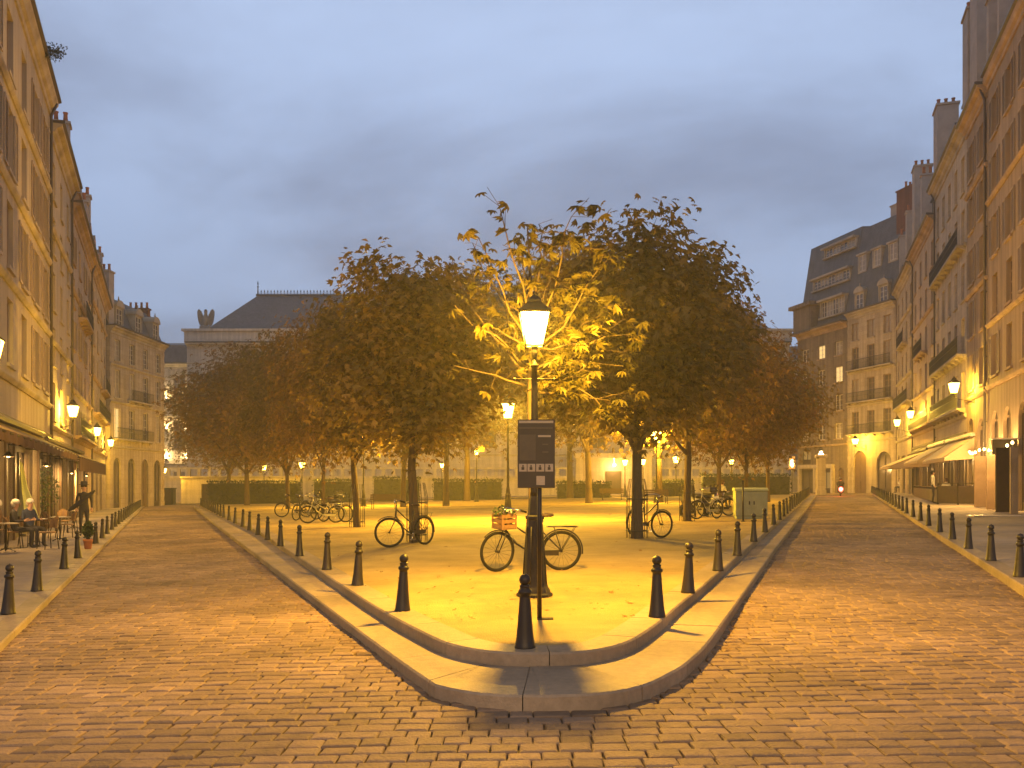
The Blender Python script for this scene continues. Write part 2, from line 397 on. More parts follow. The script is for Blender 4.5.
b = MB(); inner = [p.lerp(q, 1.03) for p, q in zip(up, up_in)]
poly = [p.lerp(q, .93) for p, q in zip(up, up_in)]
b.add([(p.x, p.y, gz(p.x)+H_PLAZA-.004) for p in poly], [tuple(range(len(poly)))]);
tag(b.build('plaza_ground', 'gravel'), kind='structure')
# ground under the joints of the kerb steps
b = MB(); pp = [p.lerp(q, .1) for p, q in zip(low, low_in)]
b.add([(p.x, p.y, gz(p.x)+.06) for p in pp], [tuple(range(len(pp)))]); tag(b.build('kerb_bedding_ground', 'joint'), kind='structure')

# pavements along the houses
def pavement(name, kerb, fac, h, y0, y1, side):
    ys = list(np.arange(y0, y1, 1.0)) + [y1]; b = MB(); k = Vector
    outer = [Vector((kerb(y), y, 0)) for y in ys]; inner = [Vector((kerb(y) + side*.30, y, 0)) for y in ys]
    kerb_blocks(b, outer, inner, -.2, h+.002)
    tag(b.build(name + '_kerb', 'granite', tint=True), kind='structure')
    b = MB(); vs = []; fs = []
    for y in ys:
        x0 = kerb(y) + side*.285; x1 = fac(y) + side*1.5; vs += [(x0, y, gz(x0)+h-.004), (x1, y, gz(x1)+h-.004)]
    for i in range(len(ys)-1): fs.append((2*i, 2*i+1, 2*i+3, 2*i+2) if side > 0 else (2*i+1, 2*i, 2*i+2, 2*i+3))
    b.add(vs, fs); tag(b.build(name, 'flag'), kind='structure')
pavement('left_pavement', LK, LF, H_LEFT, 4.0, 88.0, -1)
pavement('right_pavement', RK, RF, H_RIGHT, 4.0, 93.0, 1)

# sett paving, one stone at a time
YL = np.array([p[1] for p in lowL]); XL = np.array([p[0] for p in lowL]); YR = np.array([p[1] for p in lowR]); XR = np.array([p[0] for p in lowR])
def setts():
    V = []; Fc = []; T = []; y = 1.6; ynose = min(YL.min(), YR.min()); n = 0
    oL, oR = np.argsort(YL), np.argsort(YR)
    while y < 93:
        p = .165 + random.uniform(-.012, .012)
        yc = y + p/2
        a, c = (LK(yc), RK(yc)) if yc > 3.4 else (LK(3.4), RK(3.4))
        x = a - random.uniform(.05, .25)
        if yc > ynose and yc < YEND:
            il = np.interp(yc, YL[oL], XL[oL]); ir = np.interp(yc, YR[oR], XR[oR]); spans = [(x, il+.10), (ir-.10-random.random()*.1, c+.1)]
        else: spans = [(x, c+.1)]
        row_t = random.uniform(.93, 1.05); dy = random.uniform(-.004, .004)
        for (s0, s1) in spans:
            x = s0
            while x < s1:
                w = random.uniform(.165, .265); g = .003 + random.random()*.004
                x0, x1, y0, y1 = x+g, x+w-g, y+g*1.1+dy+random.uniform(-.006,.006), y+p-g*1.1+dy+random.uniform(-.006,.006)
                zc = random.gauss(0, .0022); tx, ty = random.gauss(0,.011), random.gauss(0,.013)
                xm, ym = (x0+x1)/2, (y0+y1)/2
                wav = .010*math.sin(xm*.9+ym*.37) + .010*mnoise.noise((xm*.7, ym*.7, .5))
                ring = []
                for (ins, dz) in ((0, -.05), (0, -.010), (.008, -.003), (.022, 0)):
                    for (xx, yy) in ((x0+ins,y0+ins),(x1-ins,y0+ins),(x1-ins,y1-ins),(x0+ins,y1-ins)):
                        jx, jy = (random.uniform(-.005,.005), random.uniform(-.005,.005)) if dz > -.03 else (0,0)
                        ring.append((xx+jx, yy+jy, gz(xx) + dz + (zc + tx*(xx-xm) + ty*(yy-ym) if dz > -.03 else 0) + wav))
                o = len(V); V.extend(ring)
                for k in range(3):
                    for j in range(4): Fc.append((o+k*4+j, o+k*4+(j+1)%4, o+k*4+4+(j+1)%4, o+k*4+4+j))
                Fc.append((o+12,o+13,o+14,o+15))
                t = row_t * min(1.45, max(.6, random.gauss(1.0, .11))) * (1 + .26*mnoise.noise((xm*.8, ym*.5, 3.1)) + .16*mnoise.noise((xm*2.3, ym*1.6, 8.7)))
                T.extend([t]*13); x += w; n += 1
        y += p
    me = bpy.data.meshes.new('cobbled_road'); me.from_pydata(V, [], Fc); me.materials.append(M['sett'])
    at = me.attributes.new('tint', 'FLOAT', 'FACE'); at.data.foreach_set('value', T)
    tag(link('cobbled_road', me), kind='structure'); return n
print('setts', setts())
# bed of the road, seen in the joints
b = MB(); ys = list(np.arange(-20, 96, 2.0)); vs = []
for y in ys:
    x0 = LK(max(y,3.4))-.2; x1 = RK(max(y,3.4))+.2; vs += [(x0,y,gz(x0)-.030),(x1,y,gz(x1)-.030)]
b.add(vs, [(2*i,2*i+1,2*i+3,2*i+2) for i in range(len(ys)-1)]); tag(b.build('road_bed', 'joint'), kind='structure')
# cross street beyond the square
grid_sheet('cross_street', [-62, -45, -30, 0, 30, 45, 62], [77.0, 84, 92, 98, 104, 120], -.012, 'sett')
b = MB(); b.add([(x, y, gz(x)+.10) for x, y in ((-60,98.5),(60,98.5),(60,118),(-60,118))], [(0,1,2,3)])
b.add([(x, y, gz(x)+z) for x, y, z in ((-60,98.5,.10),(60,98.5,.10),(60,98.5,-.05),(-60,98.5,-.05))], [(3,2,1,0)])
tag(b.build('palace_pavement', 'flag'), kind='structure')

# ------------------------------------------------------------------ bollards
def bollard_mesh():
    b = MB(); b.lathe([(.088,0),(.090,.012),(.084,.03),(.074,.10),(.062,.22),(.053,.34),(.046,.43),(.045,.455),(.058,.462),(.060,.478),(.058,.490),(.044,.498),(.040,.515),(.046,.525),(.046,.532),(.034,.540)], 20)
    post = b.mesh('bollard', 'iron'); b = MB(); b.ball((0,0,.580), .050, 0, 18); b.lathe([(.010,.626),(.006,.634),(.001,.636)], 8)
    return post, b.mesh('ball_finial', 'iron')
BPOST, BBALL = bollard_mesh()
def bollard(x, y, h, label, group, k=1.0):
    o = link('bollard', BPOST, None, (x, y, gz(x)+h)); o.scale = (k,k,k); o.rotation_euler = (random.gauss(0,.014), random.gauss(0,.014), random.random()*6)
    link('ball_finial', BBALL, o); tag(o, label, 'bollard', group)
ORD = 'first second third fourth fifth sixth seventh eighth ninth tenth eleventh twelfth thirteenth fourteenth fifteenth sixteenth seventeenth eighteenth nineteenth twentieth'.split()
ORD += ['twenty-' + o for o in ORD[:9]] + ['thirtieth'] + ['thirty-' + o for o in ORD[:9]]
p = G(525, 648, H_PLAZA); bollard(p.x, p.y, H_PLAZA, 'large dark bollard standing alone at the rounded tip of the square, before the lamp post', 'bollards round the square', 1.0)
def row(pixels, h, slope, step, yend, fmt, group, k=1.0):
    pts = [G(px, py, h) for px, py in pixels]; x, y = pts[-1].x, pts[-1].y
    while y + step < yend: y += step; x += slope*step; pts.append(Vector((x, y, 0)))
    for i, q in enumerate(pts): bollard(q.x, q.y, h, fmt % ORD[i], group, k)
row([(402.5,611),(357.5,585.5),(327,569.8),(299.6,556),(280.5,546),(267.6,539.8),(258,535),(249.5,530.4),(242.7,526.6),(235,523.3),(229,520.3),(223.7,517.6)], H_PLAZA, -.342/S, 2.6, 74,
    'dark iron bollard on left kerb of the square, %s behind the tip bollard', 'bollards round the square')
row([(657,617),(687.9,592.8),(718,570.7),(737.2,555.6),(753.6,541.8),(765,532.3),(773.7,524.7),(779.5,519.8)], H_PLAZA, .317/S, 2.6, 76,
    'dark iron bollard on right kerb of the square, %s behind the tip bollard', 'bollards round the square')
row([(8,614),(37,591),(64,568.8),(78,558),(95.6,543.5),(102.3,538),(107.3,533.6),(112,529.6)], H_LEFT, -.35/S, 2.7, 84,
    'brown-black bollard on left house pavement by the cafe, %s from the viewer', 'bollards on the left pavement')
row([(1019.5,577),(991,560.7),(968.6,548.7),(952.5,539.3),(939.6,532),(928.5,525.9),(920.4,520.8),(913,517),(906.6,513.4)], H_RIGHT, .334/S, 2.6, 88,
    'brown-black bollard on right house pavement by the awnings, %s from the viewer', 'bollards on the right pavement')
# ------------------------------------------------------------------ buildings
CACHE = {}
def win_meshes(w, h, style, pane):
    w, h = round(w, 2), round(h, 2); key = (w, h, style)
    if key not in CACHE:
        b = MB(); t = .055
        b.box(0, t, 0, .06, 0, h); b.box(w-t, w, 0, .06, 0, h); b.box(t, w-t, 0, .06, 0, t*1.3); b.box(t, w-t, 0, .06, h-t, h)
        b.box(w/2-.035, w/2+.035, -.01, .055, t*1.3, h-t)
        nb = 3 if h > 1.7 else 2
        for k in range(1, nb+1):
            z = h*k/(nb+1)
            b.box(t, w/2-.035, .01, .045, z-.015, z+.015); b.box(w/2+.035, w-t, .01, .045, z-.015, z+.015)
        CACHE[key] = b.mesh('window', style)
    k2 = (w, h, pane)
    if k2 not in CACHE:
        b = MB(); b.add([(.04,.035,.04),(w-.04,.035,.04),(w-.04,.035,h-.04),(.04,.035,h-.04)], [(0,1,2,3)]); CACHE[k2] = b.mesh('pane', pane)
    return CACHE[key], CACHE[k2]
def shutter_mesh(w, h, m):
    key = ('sh', round(w,2), round(h,2), m)
    if key not in CACHE:
        b = MB(); w2 = w
        b.box(0, .05, -.045, 0, 0, h); b.box(w2-.05, w2, -.045, 0, 0, h); b.box(.05, w2-.05, -.045, 0, 0, .08); b.box(.05, w2-.05, -.045, 0, h-.08, h)
        n = int(h/.09)
        for k in range(n):
            z = .08 + (h-.16)*k/n; b.add([(.05,-.04,z),(w2-.05,-.04,z),(w2-.05,-.012,z+.085),(.05,-.012,z+.085)], [(0,1,2,3)])
        CACHE[key] = b.mesh('shutter', m)
    return CACHE[key]
def facade(b, L, z0, z1, ops, rev=.22, m=0):
    """front wall in the plane y=0 with recessed openings"""
    xs = sorted({0, L, *[round(o[k],3) for o in ops for k in ('u0','u1')]}); zs = sorted({z0, z1, *[round(o[k],3) for o in ops for k in ('z0','z1')]})
    ix = {x: i for i, x in enumerate(xs)}; iz = {z: i for i, z in enumerate(zs)}
    hole = set()
    for o in ops:
        for i in range(ix[round(o['u0'],3)], ix[round(o['u1'],3)]):
            for k in range(iz[round(o['z0'],3)], iz[round(o['z1'],3)]): hole.add((i,k))
    vs = [(x, 0, z) for z in zs for x in xs]; nx = len(xs)
    b.add(vs, [(k*nx+i, k*nx+i+1, (k+1)*nx+i+1, (k+1)*nx+i) for k in range(len(zs)-1) for i in range(nx-1) if (i,k) not in hole], m)
    for o in ops:
        u0,u1,a,c = o['u0'],o['u1'],o['z0'],o['z1']
        if o.get('arch'):
            r = (u1-u0)/2; zs_ = c - r; uc = (u0+u1)/2; n = 10
            arc = [(uc - r*math.cos(PI*k/n), zs_ + r*math.sin(PI*k/n)) for k in range(n+1)]
            vs = [(u,0,z) for u,z in arc] + [(u,rev,z) for u,z in arc]
            b.add(vs, [(k, k+1, n+2+k, n+1+k) for k in range(n)], m)
            vs = [(u0,0,c),(u1,0,c)] + [(u,0,z) for u,z in arc]
            b.add(vs, [(0, 2+k, 3+k) for k in range(n//2)] + [(1, 2+k, 3+k) for k in range(n//2, n)] + [(0, 2+n//2, 1)], m)
            ztop = zs_
        else:
            b.add([(u0,0,c),(u1,0,c),(u1,rev,c),(u0,rev,c)], [(0,1,2,3)], m); ztop = c
        b.add([(u0,0,a),(u0,0,ztop),(u0,rev,ztop),(u0,rev,a)], [(0,1,2,3)], m)
        b.add([(u1,0,a),(u1,rev,a),(u1,rev,ztop),(u1,0,ztop)], [(0,1,2,3)], m)
        b.add([(u0,0,a),(u0,rev,a),(u1,rev,a),(u1,0,a)], [(0,1,2,3)], m)
def railing_mesh(L, h=.95):
    key = ('rail', round(L,2), h)
    if key not in CACHE:
        b = MB(); n = max(3, int(L/.13))
        b.box(0, L, -.02, .02, h-.04, h); b.box(0, L, -.015, .015, .05, .08)
        for k in range(n+1): x = .01 + (L-.02)*k/n; b.box(x-.009, x+.009, -.009, .009, .08, h-.04)
        b.box(0, L, -.012, .012, .55, .57)
        CACHE[key] = b.mesh('railing', 'iron_rail')
    return CACHE[key]
def building(name, label, P0, P1, hc, floors, ncol, ww, wall, trim, frame, D=9.0, roof='mansard', hr=3.4, roof_m='zinc', ground=(), strings=(), shutters=None,
             balconies=(), dormers=0, dormer_style='box', chimneys=(), skip=(), lit=(), curtain=.35, pipe=(), quoins=False, overhang=.45, sillw=True, archw=(), margin=None, cat='house', clad=False):
    x0, y0 = P0; x1, y1 = P1; L = round(math.hypot(x1-x0, y1-y0), 3); rz = math.atan2(y1-y0, x1-x0)
    zb = gz((x0+x1)/2); rnd = random.Random(label)
    root = empty(name, (x0, y0, zb), rz, label, cat)
    mg = L/ncol*.0 if margin is None else margin
    cols = [mg + (i+.5)*(L-2*mg)/ncol for i in range(ncol)]
    ops = []
    for fi, (a, c) in enumerate(floors):
        for ci, u in enumerate(cols):
            if (fi, ci) in skip: continue
            ops.append(dict(u0=round(u-ww/2,3), u1=round(u+ww/2,3), z0=a, z1=c, fi=fi, ci=ci, arch=fi in archw))
    for g in ground: ops.append(dict(u0=round(g[0],3), u1=round(g[1],3), z0=g[2], z1=g[3], arch=g[4], kind=g[5], fi=-1, ci=-1))
    b = MB(); facade(b, L, -1.2, hc, ops)
    b.add([(0,0,-1.2),(0,0,hc),(0,D,hc),(0,D,-1.2)], [(0,1,2,3)]); b.add([(L,0,-1.2),(L,D,-1.2),(L,D,hc),(L,0,hc)], [(0,1,2,3)])
    b.add([(0,D,-1.2),(0,D,hc),(L,D,hc),(L,D,-1.2)], [(0,1,2,3)])
    if quoins:
        for u in (0.003, L-.453):
            for k in range(int(hc/.8)):
                b.box(u, u+(.45 if k%2 else .3) if u < 1 else u+.45, -.03, .02, .1+k*.8, .48+k*.8)
    b.build('wall', wall, root)
    if clad:   # dark joinery over the whole ground floor of the cafes
        q = MB(); facade(q, L, 0, 3.75, [o for o in ops if o['fi'] == -1], rev=.2); q.v = [(min(L-.02, max(.02, x)), y-.07, z+.001) for x, y, z in q.v]
        q.box(.02, L-.02, -.13, -.001, 3.752, 3.9); q.box(.02, L-.02, -.11, -.071, 3.35, 3.7); q.build('shopfront_cladding', 'shop_panel', root)
    for o in ops:
        w, h = o['u1']-o['u0'], o['z1']-o['z0']; k = o.get('kind', 'win')
        if k == 'win':
            pane = 'glass_lit' if (o['fi'], o['ci']) in lit else ('glass_curtain' if rnd.random() < curtain else 'glass_dark')
            wm, pm = win_meshes(w, h, frame, pane)
            wo = link('window', wm, root, (o['u0'], .15, o['z0'])); link('pane', pm, wo)
            if sillw:
                key = ('sill', round(w,2), trim)
                if key not in CACHE:
                    q = MB(); q.box(-.08, w+.08, -.09, .12, -.11, -.002); CACHE[key] = q.mesh('sill', trim)
                link('sill', CACHE[key], wo, (0, -.15, 0))
            if shutters and rnd.random() < .86:
                sm = shutter_mesh(w*.5, h, shutters)
                for du, ang in ((-w*.5-.02, 0), (w+.02, 0)):
                    s_ = link('shutter', sm, root, (o['u0']+du, -.012, o['z0']+.0))
                    s_.rotation_euler.z = rnd.uniform(-.03, .0) if du > 0 else rnd.uniform(0, .02)
        elif k == 'door':
            q = MB(); q.box(.0, w, 0, .06, 0, h)
            for i in range(2):
                for j in range(3): q.box(.08+i*w/2, w/2-.08+i*w/2, -.025, .0-.001, .15+j*h/3.2, h/3.2-.05+j*h/3.2)
            do = q.build('door', 'wood_door', root, (o['u0'], .16, o['z0']))
            q = MB(); q.ball((0,0,0), .04); q.build('handle', 'chrome', do, (w/2-.1, -.06, 1.05))
        elif k in ('shop', 'shoplit', 'dark'):
            q = MB(); q.box(0, w, 0, .06, 0, .5); q.box(0, .09, 0, .08, .5, h); q.box(w-.09, w, 0, .08, .5, h); q.box(.09, w-.09, 0, .08, h-.35, h)
            n = max(2, int(w/1.0))
            for i in range(1, n): q.box(w*i/n-.03, w*i/n+.03, 0, .07, .5, h-.35)
            so = q.build('shopfront', 'wood_dark', root, (o['u0'], .14, o['z0']))
            q = MB(); q.add([(.05,.05,.45),(w-.05,.05,.45),(w-.05,.05,h-.3),(.05,.05,h-.3)], [(0,1,2,3)])
            q.build('pane', 'glass_shop' if k == 'shoplit' else 'glass_dark', so)
    for z in strings:
        q = MB(); q.extrude([(.05,z-.11),(-.06,z-.11),(-.13,z-.02),(-.15,z+.03),(-.15,z+.07),(.05,z+.11)], .012, L-.012); q.build('string_course', trim, root)
    # cornice and gutter
    oh = overhang; q = MB()
    q.extrude([(.06,hc-.62),(-.07,hc-.60),(-.09,hc-.42),(-.2,hc-.34),(-.26,hc-.2),(-oh,hc-.12),(-oh-.02,hc),(.06,hc)], .014, L-.014); q.build('cornice', trim, root)
    q = MB(); q.extrude([(-oh-.03,hc+.003),(-oh-.13,hc+.05),(-oh-.12,hc+.16),(-oh,hc+.16),(.1,hc+.07),(.1,hc+.003)], .016, L-.016); q.build('gutter', 'zinc_dark', root)
    for (fi, i0, i1) in balconies:
        z = floors[fi][0] - .16; u0 = max(.05, cols[i0]-ww/2-.35); u1 = min(L-.05, cols[i1]+ww/2+.35)
        q = MB(); q.box(u0, u1, -.46, -.002, z, z+.10)
        nbr = max(2, int((u1-u0)/1.3))
        for k in range(nbr+1):
            u = u0+.1+(u1-u0-.2)*k/nbr; q.extrude([(-.003,z-.002),(-.36,z-.002),(-.3,z-.07),(-.1,z-.14),(-.003,z-.26)], u-.06, u+.06)
        bo = q.build('balcony', trim, root); link('railing', railing_mesh(u1-u0-.04), bo, (u0+.02, -.42, z+.10))
    for u in pipe:
        q = MB(); q.tube([(u,-.10,.3),(u,-.10,hc-.7),(u,-.3,hc-.15)], .055, 8)
        for k in range(6): q.box(u-.08, u+.08, -.12, 0.0, 1+k*hc/6.5, 1.05+k*hc/6.5)
        q.build('drainpipe', 'zinc_dark', root)
    # roof
    q = MB()
    if roof == 'mansard':
        prof = [(.05,hc+.01),(1.35,hc+hr*.78),(D/2,hc+hr),(D-1.35,hc+hr*.78),(D-.05,hc+.01)]
    elif roof == 'steep':
        prof = [(.05,hc+.01),(1.7,hc+hr*.97),(D/2,hc+hr),(D-1.7,hc+hr*.97),(D-.05,hc+.01)]
    else:
        prof = [(-.2,hc+.02),(D/2,hc+hr),(D+.2,hc+.02)]
    if roof == 'hip':
        e, y_, t = -.1, -.1, D/2; n = hr*.0
        vs = [(e,y_,hc+.1),(L-e,y_,hc+.1),(L-e,D,hc+.1),(e,D,hc+.1),(D*.26,D/2,hc+hr),(L-D*.26,D/2,hc+hr)]
        q.add(vs, [(0,1,5,4),(1,2,5),(2,3,4,5),(3,0,4)])
    else: q.extrude(prof, .01, L-.01)
    ro = q.build('roof', roof_m, root)
    if dormers:
        for i in range(dormers):
            u = (i+.5)*L/dormers; w = 1.15; hz = 1.75; q = MB()
            z = hc + .12; y = .02 if dormer_style != 'box' else .28
            dpt = 1.5
            q.box(u-w/2-.16, u-w/2, y, y+dpt, z, z+hz); q.box(u+w/2, u+w/2+.16, y, y+dpt, z, z+hz); q.box(u-w/2, u+w/2, y, y+dpt, z+hz-.12, z+hz-.002); q.box(u-w/2, u+w/2, y, y+.3, z, z+.12)
            if dormer_style == 'round':
                n = 8; r = w/2+.24; arc = [(u - r*math.cos(PI*k/n), z+hz+ r*.75*math.sin(PI*k/n)) for k in range(n+1)]
                vs = [(a, y-.12, c) for a, c in arc] + [(a, y+dpt, c) for a, c in arc]
                q.add(vs, [(k,k+1,n+2+k,n+1+k) for k in range(n)] + [tuple(range(n,-1,-1)), (0, n+1, 2*n+1, n)]); q.lathe([(.06,0),(.09,.12),(.03,.2),(.06,.28),(.002,.38)], 8, (u, y+.1, z+hz+r*.75))
            elif dormer_style == 'tri':
                vs = [(u-w/2-.3,y-.12,z+hz),(u+w/2+.3,y-.12,z+hz),(u,y-.12,z+hz+.55)]; vs += [(a,y+dpt,c) for a,_,c in vs]
                q.add(vs, [(0,1,2),(5,4,3),(0,2,5,3),(2,1,4,5),(1,0,3,4)])
            else: q.box(u-w/2-.25, u+w/2+.25, y-.12, y+dpt+.3, z+hz+.002, z+hz+.14)
            do = q.build('dormer', trim if dormer_style != 'box' else roof_m, root)
            wm, pm = win_meshes(w, 1.5, 'frame_white', 'glass_dark'); wo = link('window', wm, do, (u-w/2, y+.06, z+.12)); link('pane', pm, wo)
    for (u, y, w, d, h, cm) in chimneys:
        q = MB(); q.box(u-w/2, u+w/2, y, y+d, hc-.5, hc+h); q.box(u-w/2-.08, u+w/2+.08, y-.08, y+d+.08, hc+h+.002, hc+h+.14)
        co = q.build('chimney', cm, root); npot = max(2, int(d/.42))
        for k in range(npot):
            q = MB(); q.lathe([(.13,0),(.11,.3),(.10,.5),(.13,.53),(.13,.58)], 10); q.build('chimney_pot', 'pot', co, (u, y+.2+(d-.4)*k/max(1,npot-1), hc+h+.142))
    root['L'] = L
    return root
Lp = lambda y: (LF(y*S), y*S)
Rp = lambda y: (RF(y*S), y*S)
def even(hc, n, z0=4.9, top=.9, frac=.68):
    """n storeys between z0 and hc: (sill, head)"""
    st = (hc - top - z0)/n; return [(round(z0+st*i+st*.16,2), round(z0+st*i+st*(.16+frac),2)) for i in range(n)]
def courses(hc, n, z0=4.9, top=.9): st = (hc-top-z0)/n; return [round(z0+st*i,2) for i in range(n)]
# ---- left side of the street, from near to far
building('house', 'tall cream rendered house nearest on the left, dark gutter and brown cafe awning', Lp(17), Lp(42.4), 18.0, even(18.0,4,5.1), 8, 1.25, 'plaster_cream', 'trim', 'frame_brown',
    strings=courses(18.0,4,5.1), shutters='shutter', ground=[(.4,6.4,0,3.3,False,'shop'),(6.8,12.6,0,3.3,False,'shop'),(12.9,14.3,0,3.2,False,'door'),(14.6,20.2,0,3.3,False,'shop'),(20.6,23.4,0,3.2,False,'shoplit')],
    chimneys=[(16,.12,2.2,1.3,3.5,'chimney')], pipe=(24.1,), overhang=.32, hr=2.8, clad=True)
building('house', 'cream house with a bright wall lantern, second visible on the left', Lp(42.4), Lp(52), 17.3, even(17.3,5,4.4), 3, 1.05, 'plaster_cream', 'trim', 'frame_white',
    strings=[4.4, 8.1, 12.9], ground=[(.3,3.6,0,3.2,False,'shop'),(3.9,6.9,0,3.2,False,'shop'),(7.3,8.6,0,3.1,False,'door')],
    chimneys=[(.9,.12,1.2,1.3,1.4,'chimney'),(8.6,.12,.7,1.3,2.2,'chimney')], pipe=(9.0,), hr=3.2, dormers=2, clad=True)
building('house', 'brownish house with shutters and iron balconies, third visible on the left', Lp(52), Lp(67.5), 16.7, even(16.7,5,4.3), 4, 1.1, 'plaster_grey', 'trim_brown', 'frame_white',
    strings=[4.4, 7.0, 12.3], shutters='shutter_grey', balconies=((0,0,3),(3,1,2)), ground=[(1,2.4,0,3.3,True,'door'),(3.5,6.5,0,3.3,False,'shop'),(8,11.5,0,3.3,False,'shop')],
    dormers=4, dormer_style='tri', chimneys=[(.9,.12,.8,1.3,4.2,'chimney'),(13.0,.12,.9,1.3,3.6,'chimney')], pipe=(13.9,), hr=3.6, roof_m='slate')
building('house', 'narrow dull stone house with tall roof dormers, between shuttered house and arcaded house', Lp(67.5), Lp(84.6), 17.0, even(17.0,5,4.4), 4, 1.1, 'stone', 'trim_brown', 'frame_brown',
    strings=[4.4, 9.5, 14.6], balconies=((1,0,3),(2,2,3),(0,1,1)), ground=[(1,2.6,0,3.4,True,'door'),(4,7,0,3.2,False,'shop'),(8.5,11.5,0,3.4,False,'shop')],
    dormers=4, dormer_style='tri', chimneys=[(.8,.12,.7,1.3,4.6,'chimney'),(7,1.5,.6,2.0,4.2,'brick'),(14,.12,.8,1.3,3.8,'chimney')], hr=4.0, roof_m='slate')
building('arcaded_house', 'stone corner house with tall arches, iron balcony and rounded dormers at far left', (-34.1,76.3), (-34.0,88.0), 15.6, [(6.1,8.7),(9.6,12.0),(12.8,14.6)], 4, 1.15, 'stone', 'trim', 'frame_white',
    strings=[5.3, 9.2, 12.4], balconies=((0,0,2),(1,1,2)), ground=[(.7,2.1,0,4.4,True,'dark'),(3.5,5.0,0,4.4,True,'dark'),(6.4,7.9,0,4.4,True,'door'),(9.2,10.8,0,4.4,True,'dark')],
    dormers=3, dormer_style='round', chimneys=[(.6,.12,1.0,1.3,4.6,'chimney'),(11.0,1.2,.6,2.0,3.4,'brick')], hr=3.8, roof_m='slate', lit=((0,0),), quoins=True)
# ---- right side, from far to near
T0 = (31.7, 111*S); T1 = (33.9, 101*S); P1 = (35.7, 93*S)
building('slate_roofed_building', 'tall brown building with stacked strip dormers in a steep slate roof, ending right street', T0, T1, 17.4, [(5.6,7.2),(8.5,10.1),(11.4,13.0),(14.2,15.6)], 3, 1.35, 'stone_dark', 'trim_brown', 'frame_white',
    D=10, roof='steep', hr=10.0, roof_m='slate', strings=[5.0], lit=((3,1),(2,2)), overhang=.8, ground=[(.9,2.6,3.1,4.9,True,'shoplit'),(3.6,5.2,3.1,4.9,True,'shoplit'),(.8,3.4,0,2.5,False,'dark'),(4.1,6.6,0,2.5,False,'shoplit'),(7.6,8.7,0,2.6,True,'door')], sillw=True, cat='building')
building('dormered_house', 'stone end house with two rows of dormers in a slate mansard, right street', T1, P1, 18.0, [(5.9,8.1),(9.1,11.3),(12.3,14.5),(15.2,16.9)], 3, 1.15, 'stone', 'trim', 'frame_brown',
    D=9, roof='steep', hr=9.0, roof_m='slate', strings=[5.2, 8.7, 12.0], balconies=((0,0,2),(1,0,2),(2,0,2)), ground=[(1.0,3.0,0,4.2,True,'door'),(4.6,6.8,0,4.0,True,'dark')],
    dormers=2, dormer_style='round', chimneys=[(6.9,1.3,2.2,1.3,10.6,'brick'),(5.2,2.0,2.4,1.0,9.8,'chimney')], quoins=True)
building('house', 'stone house above the far cream awning with chimneys, beside the slate roofed end houses', Rp(93), Rp(79.5), 18.6, even(18.6,5,4.8), 4, 1.15, 'stone', 'trim', 'frame_white',
    strings=[4.8, 10.0, 15.3], balconies=((1,0,3),(3,1,2)), ground=[(1,2.4,0,3.6,True,'door'),(4,7,0,3.4,False,'shop'),(8.5,11.5,0,3.4,False,'shoplit')],
    dormers=3, dormer_style='box', chimneys=[(1,.12,.5,1.3,5.0,'chimney'),(6.5,.12,.9,1.3,5.6,'chimney'),(11.8,.12,1.6,1.3,7.6,'chimney')], hr=4.2, roof_m='slate')
building('house', 'brownish house behind the middle wall lanterns, fourth from the near right corner', Rp(79.5), Rp(66.2), 18.9, even(18.9,5,4.8), 4, 1.1, 'plaster_grey', 'trim_brown', 'frame_brown',
    strings=[4.8, 7.6, 13.0], balconies=((0,0,3),(2,1,2)), ground=[(.4,4.4,0,3.4,False,'shop'),(4.6,8.9,0,3.4,False,'shop'),(9.4,11,0,3.4,True,'door')],
    dormers=2, chimneys=[(4,.12,.7,1.3,5.2,'chimney'),(11.6,.12,1.8,1.3,7.2,'chimney')], hr=4.0, roof_m='slate', pipe=(.4,), clad=True)
building('house', 'pale stone house with white windows and iron balconies above right cafe awning', Rp(66.2), Rp(53.6), 20.4, even(20.4,5,4.8), 5, 1.05, 'stone_pale', 'trim', 'frame_white',
    strings=[4.8, 8.0, 14.0], balconies=((0,0,4),(1,0,4),(3,0,4)), ground=[(.4,4.0,0,3.4,False,'shop'),(4.3,8.0,0,3.4,False,'shop'),(8.3,11.6,0,3.4,False,'shop')],
    dormers=3, chimneys=[(10.6,.12,1.6,1.3,6.4,'chimney')], hr=3.6, roof_m='slate', pipe=(.3,), curtain=.7, clad=True)
building('house', 'narrow brown rendered house with big chimney stack, second from the near right', Rp(53.6), Rp(47.5), 20.2, even(20.2,5,5.6), 2, 1.1, 'plaster_brown', 'trim_brown', 'frame_brown',
    strings=[5.6, 11.0, 16.4], ground=[(.6,2.0,0,4.6,True,'door'),(3.0,4.8,0,4.4,True,'dark')], chimneys=[(1.2,.12,2.0,1.3,7.6,'chimney'),(5.0,.12,.5,1.3,4.2,'chimney')], pipe=(5.55,), hr=3.4, shutters='shutter_grey')
building('house', 'brown house nearest on the right with tall arched doors and string lights', Rp(47.4), Rp(22), 20.5, even(20.5,5,5.8), 8, 1.15, 'plaster_brown', 'trim_brown', 'frame_brown',
    strings=[5.8, 8.7, 14.5], ground=[(.7,2.3,0,4.6,True,'shop'),(3.3,4.9,0,4.6,True,'dark'),(6.2,7.8,0,4.6,True,'shoplit'),(9,10.6,0,4.6,True,'dark'),(12,14.5,0,3.6,False,'shop'),(16,19,0,3.6,False,'shop')],
    chimneys=[(1.6,.12,.4,1.3,4.8,'chimney'),(8,.12,.8,1.3,4,'chimney')], hr=3.2, shutters='shutter_grey', overhang=.22)
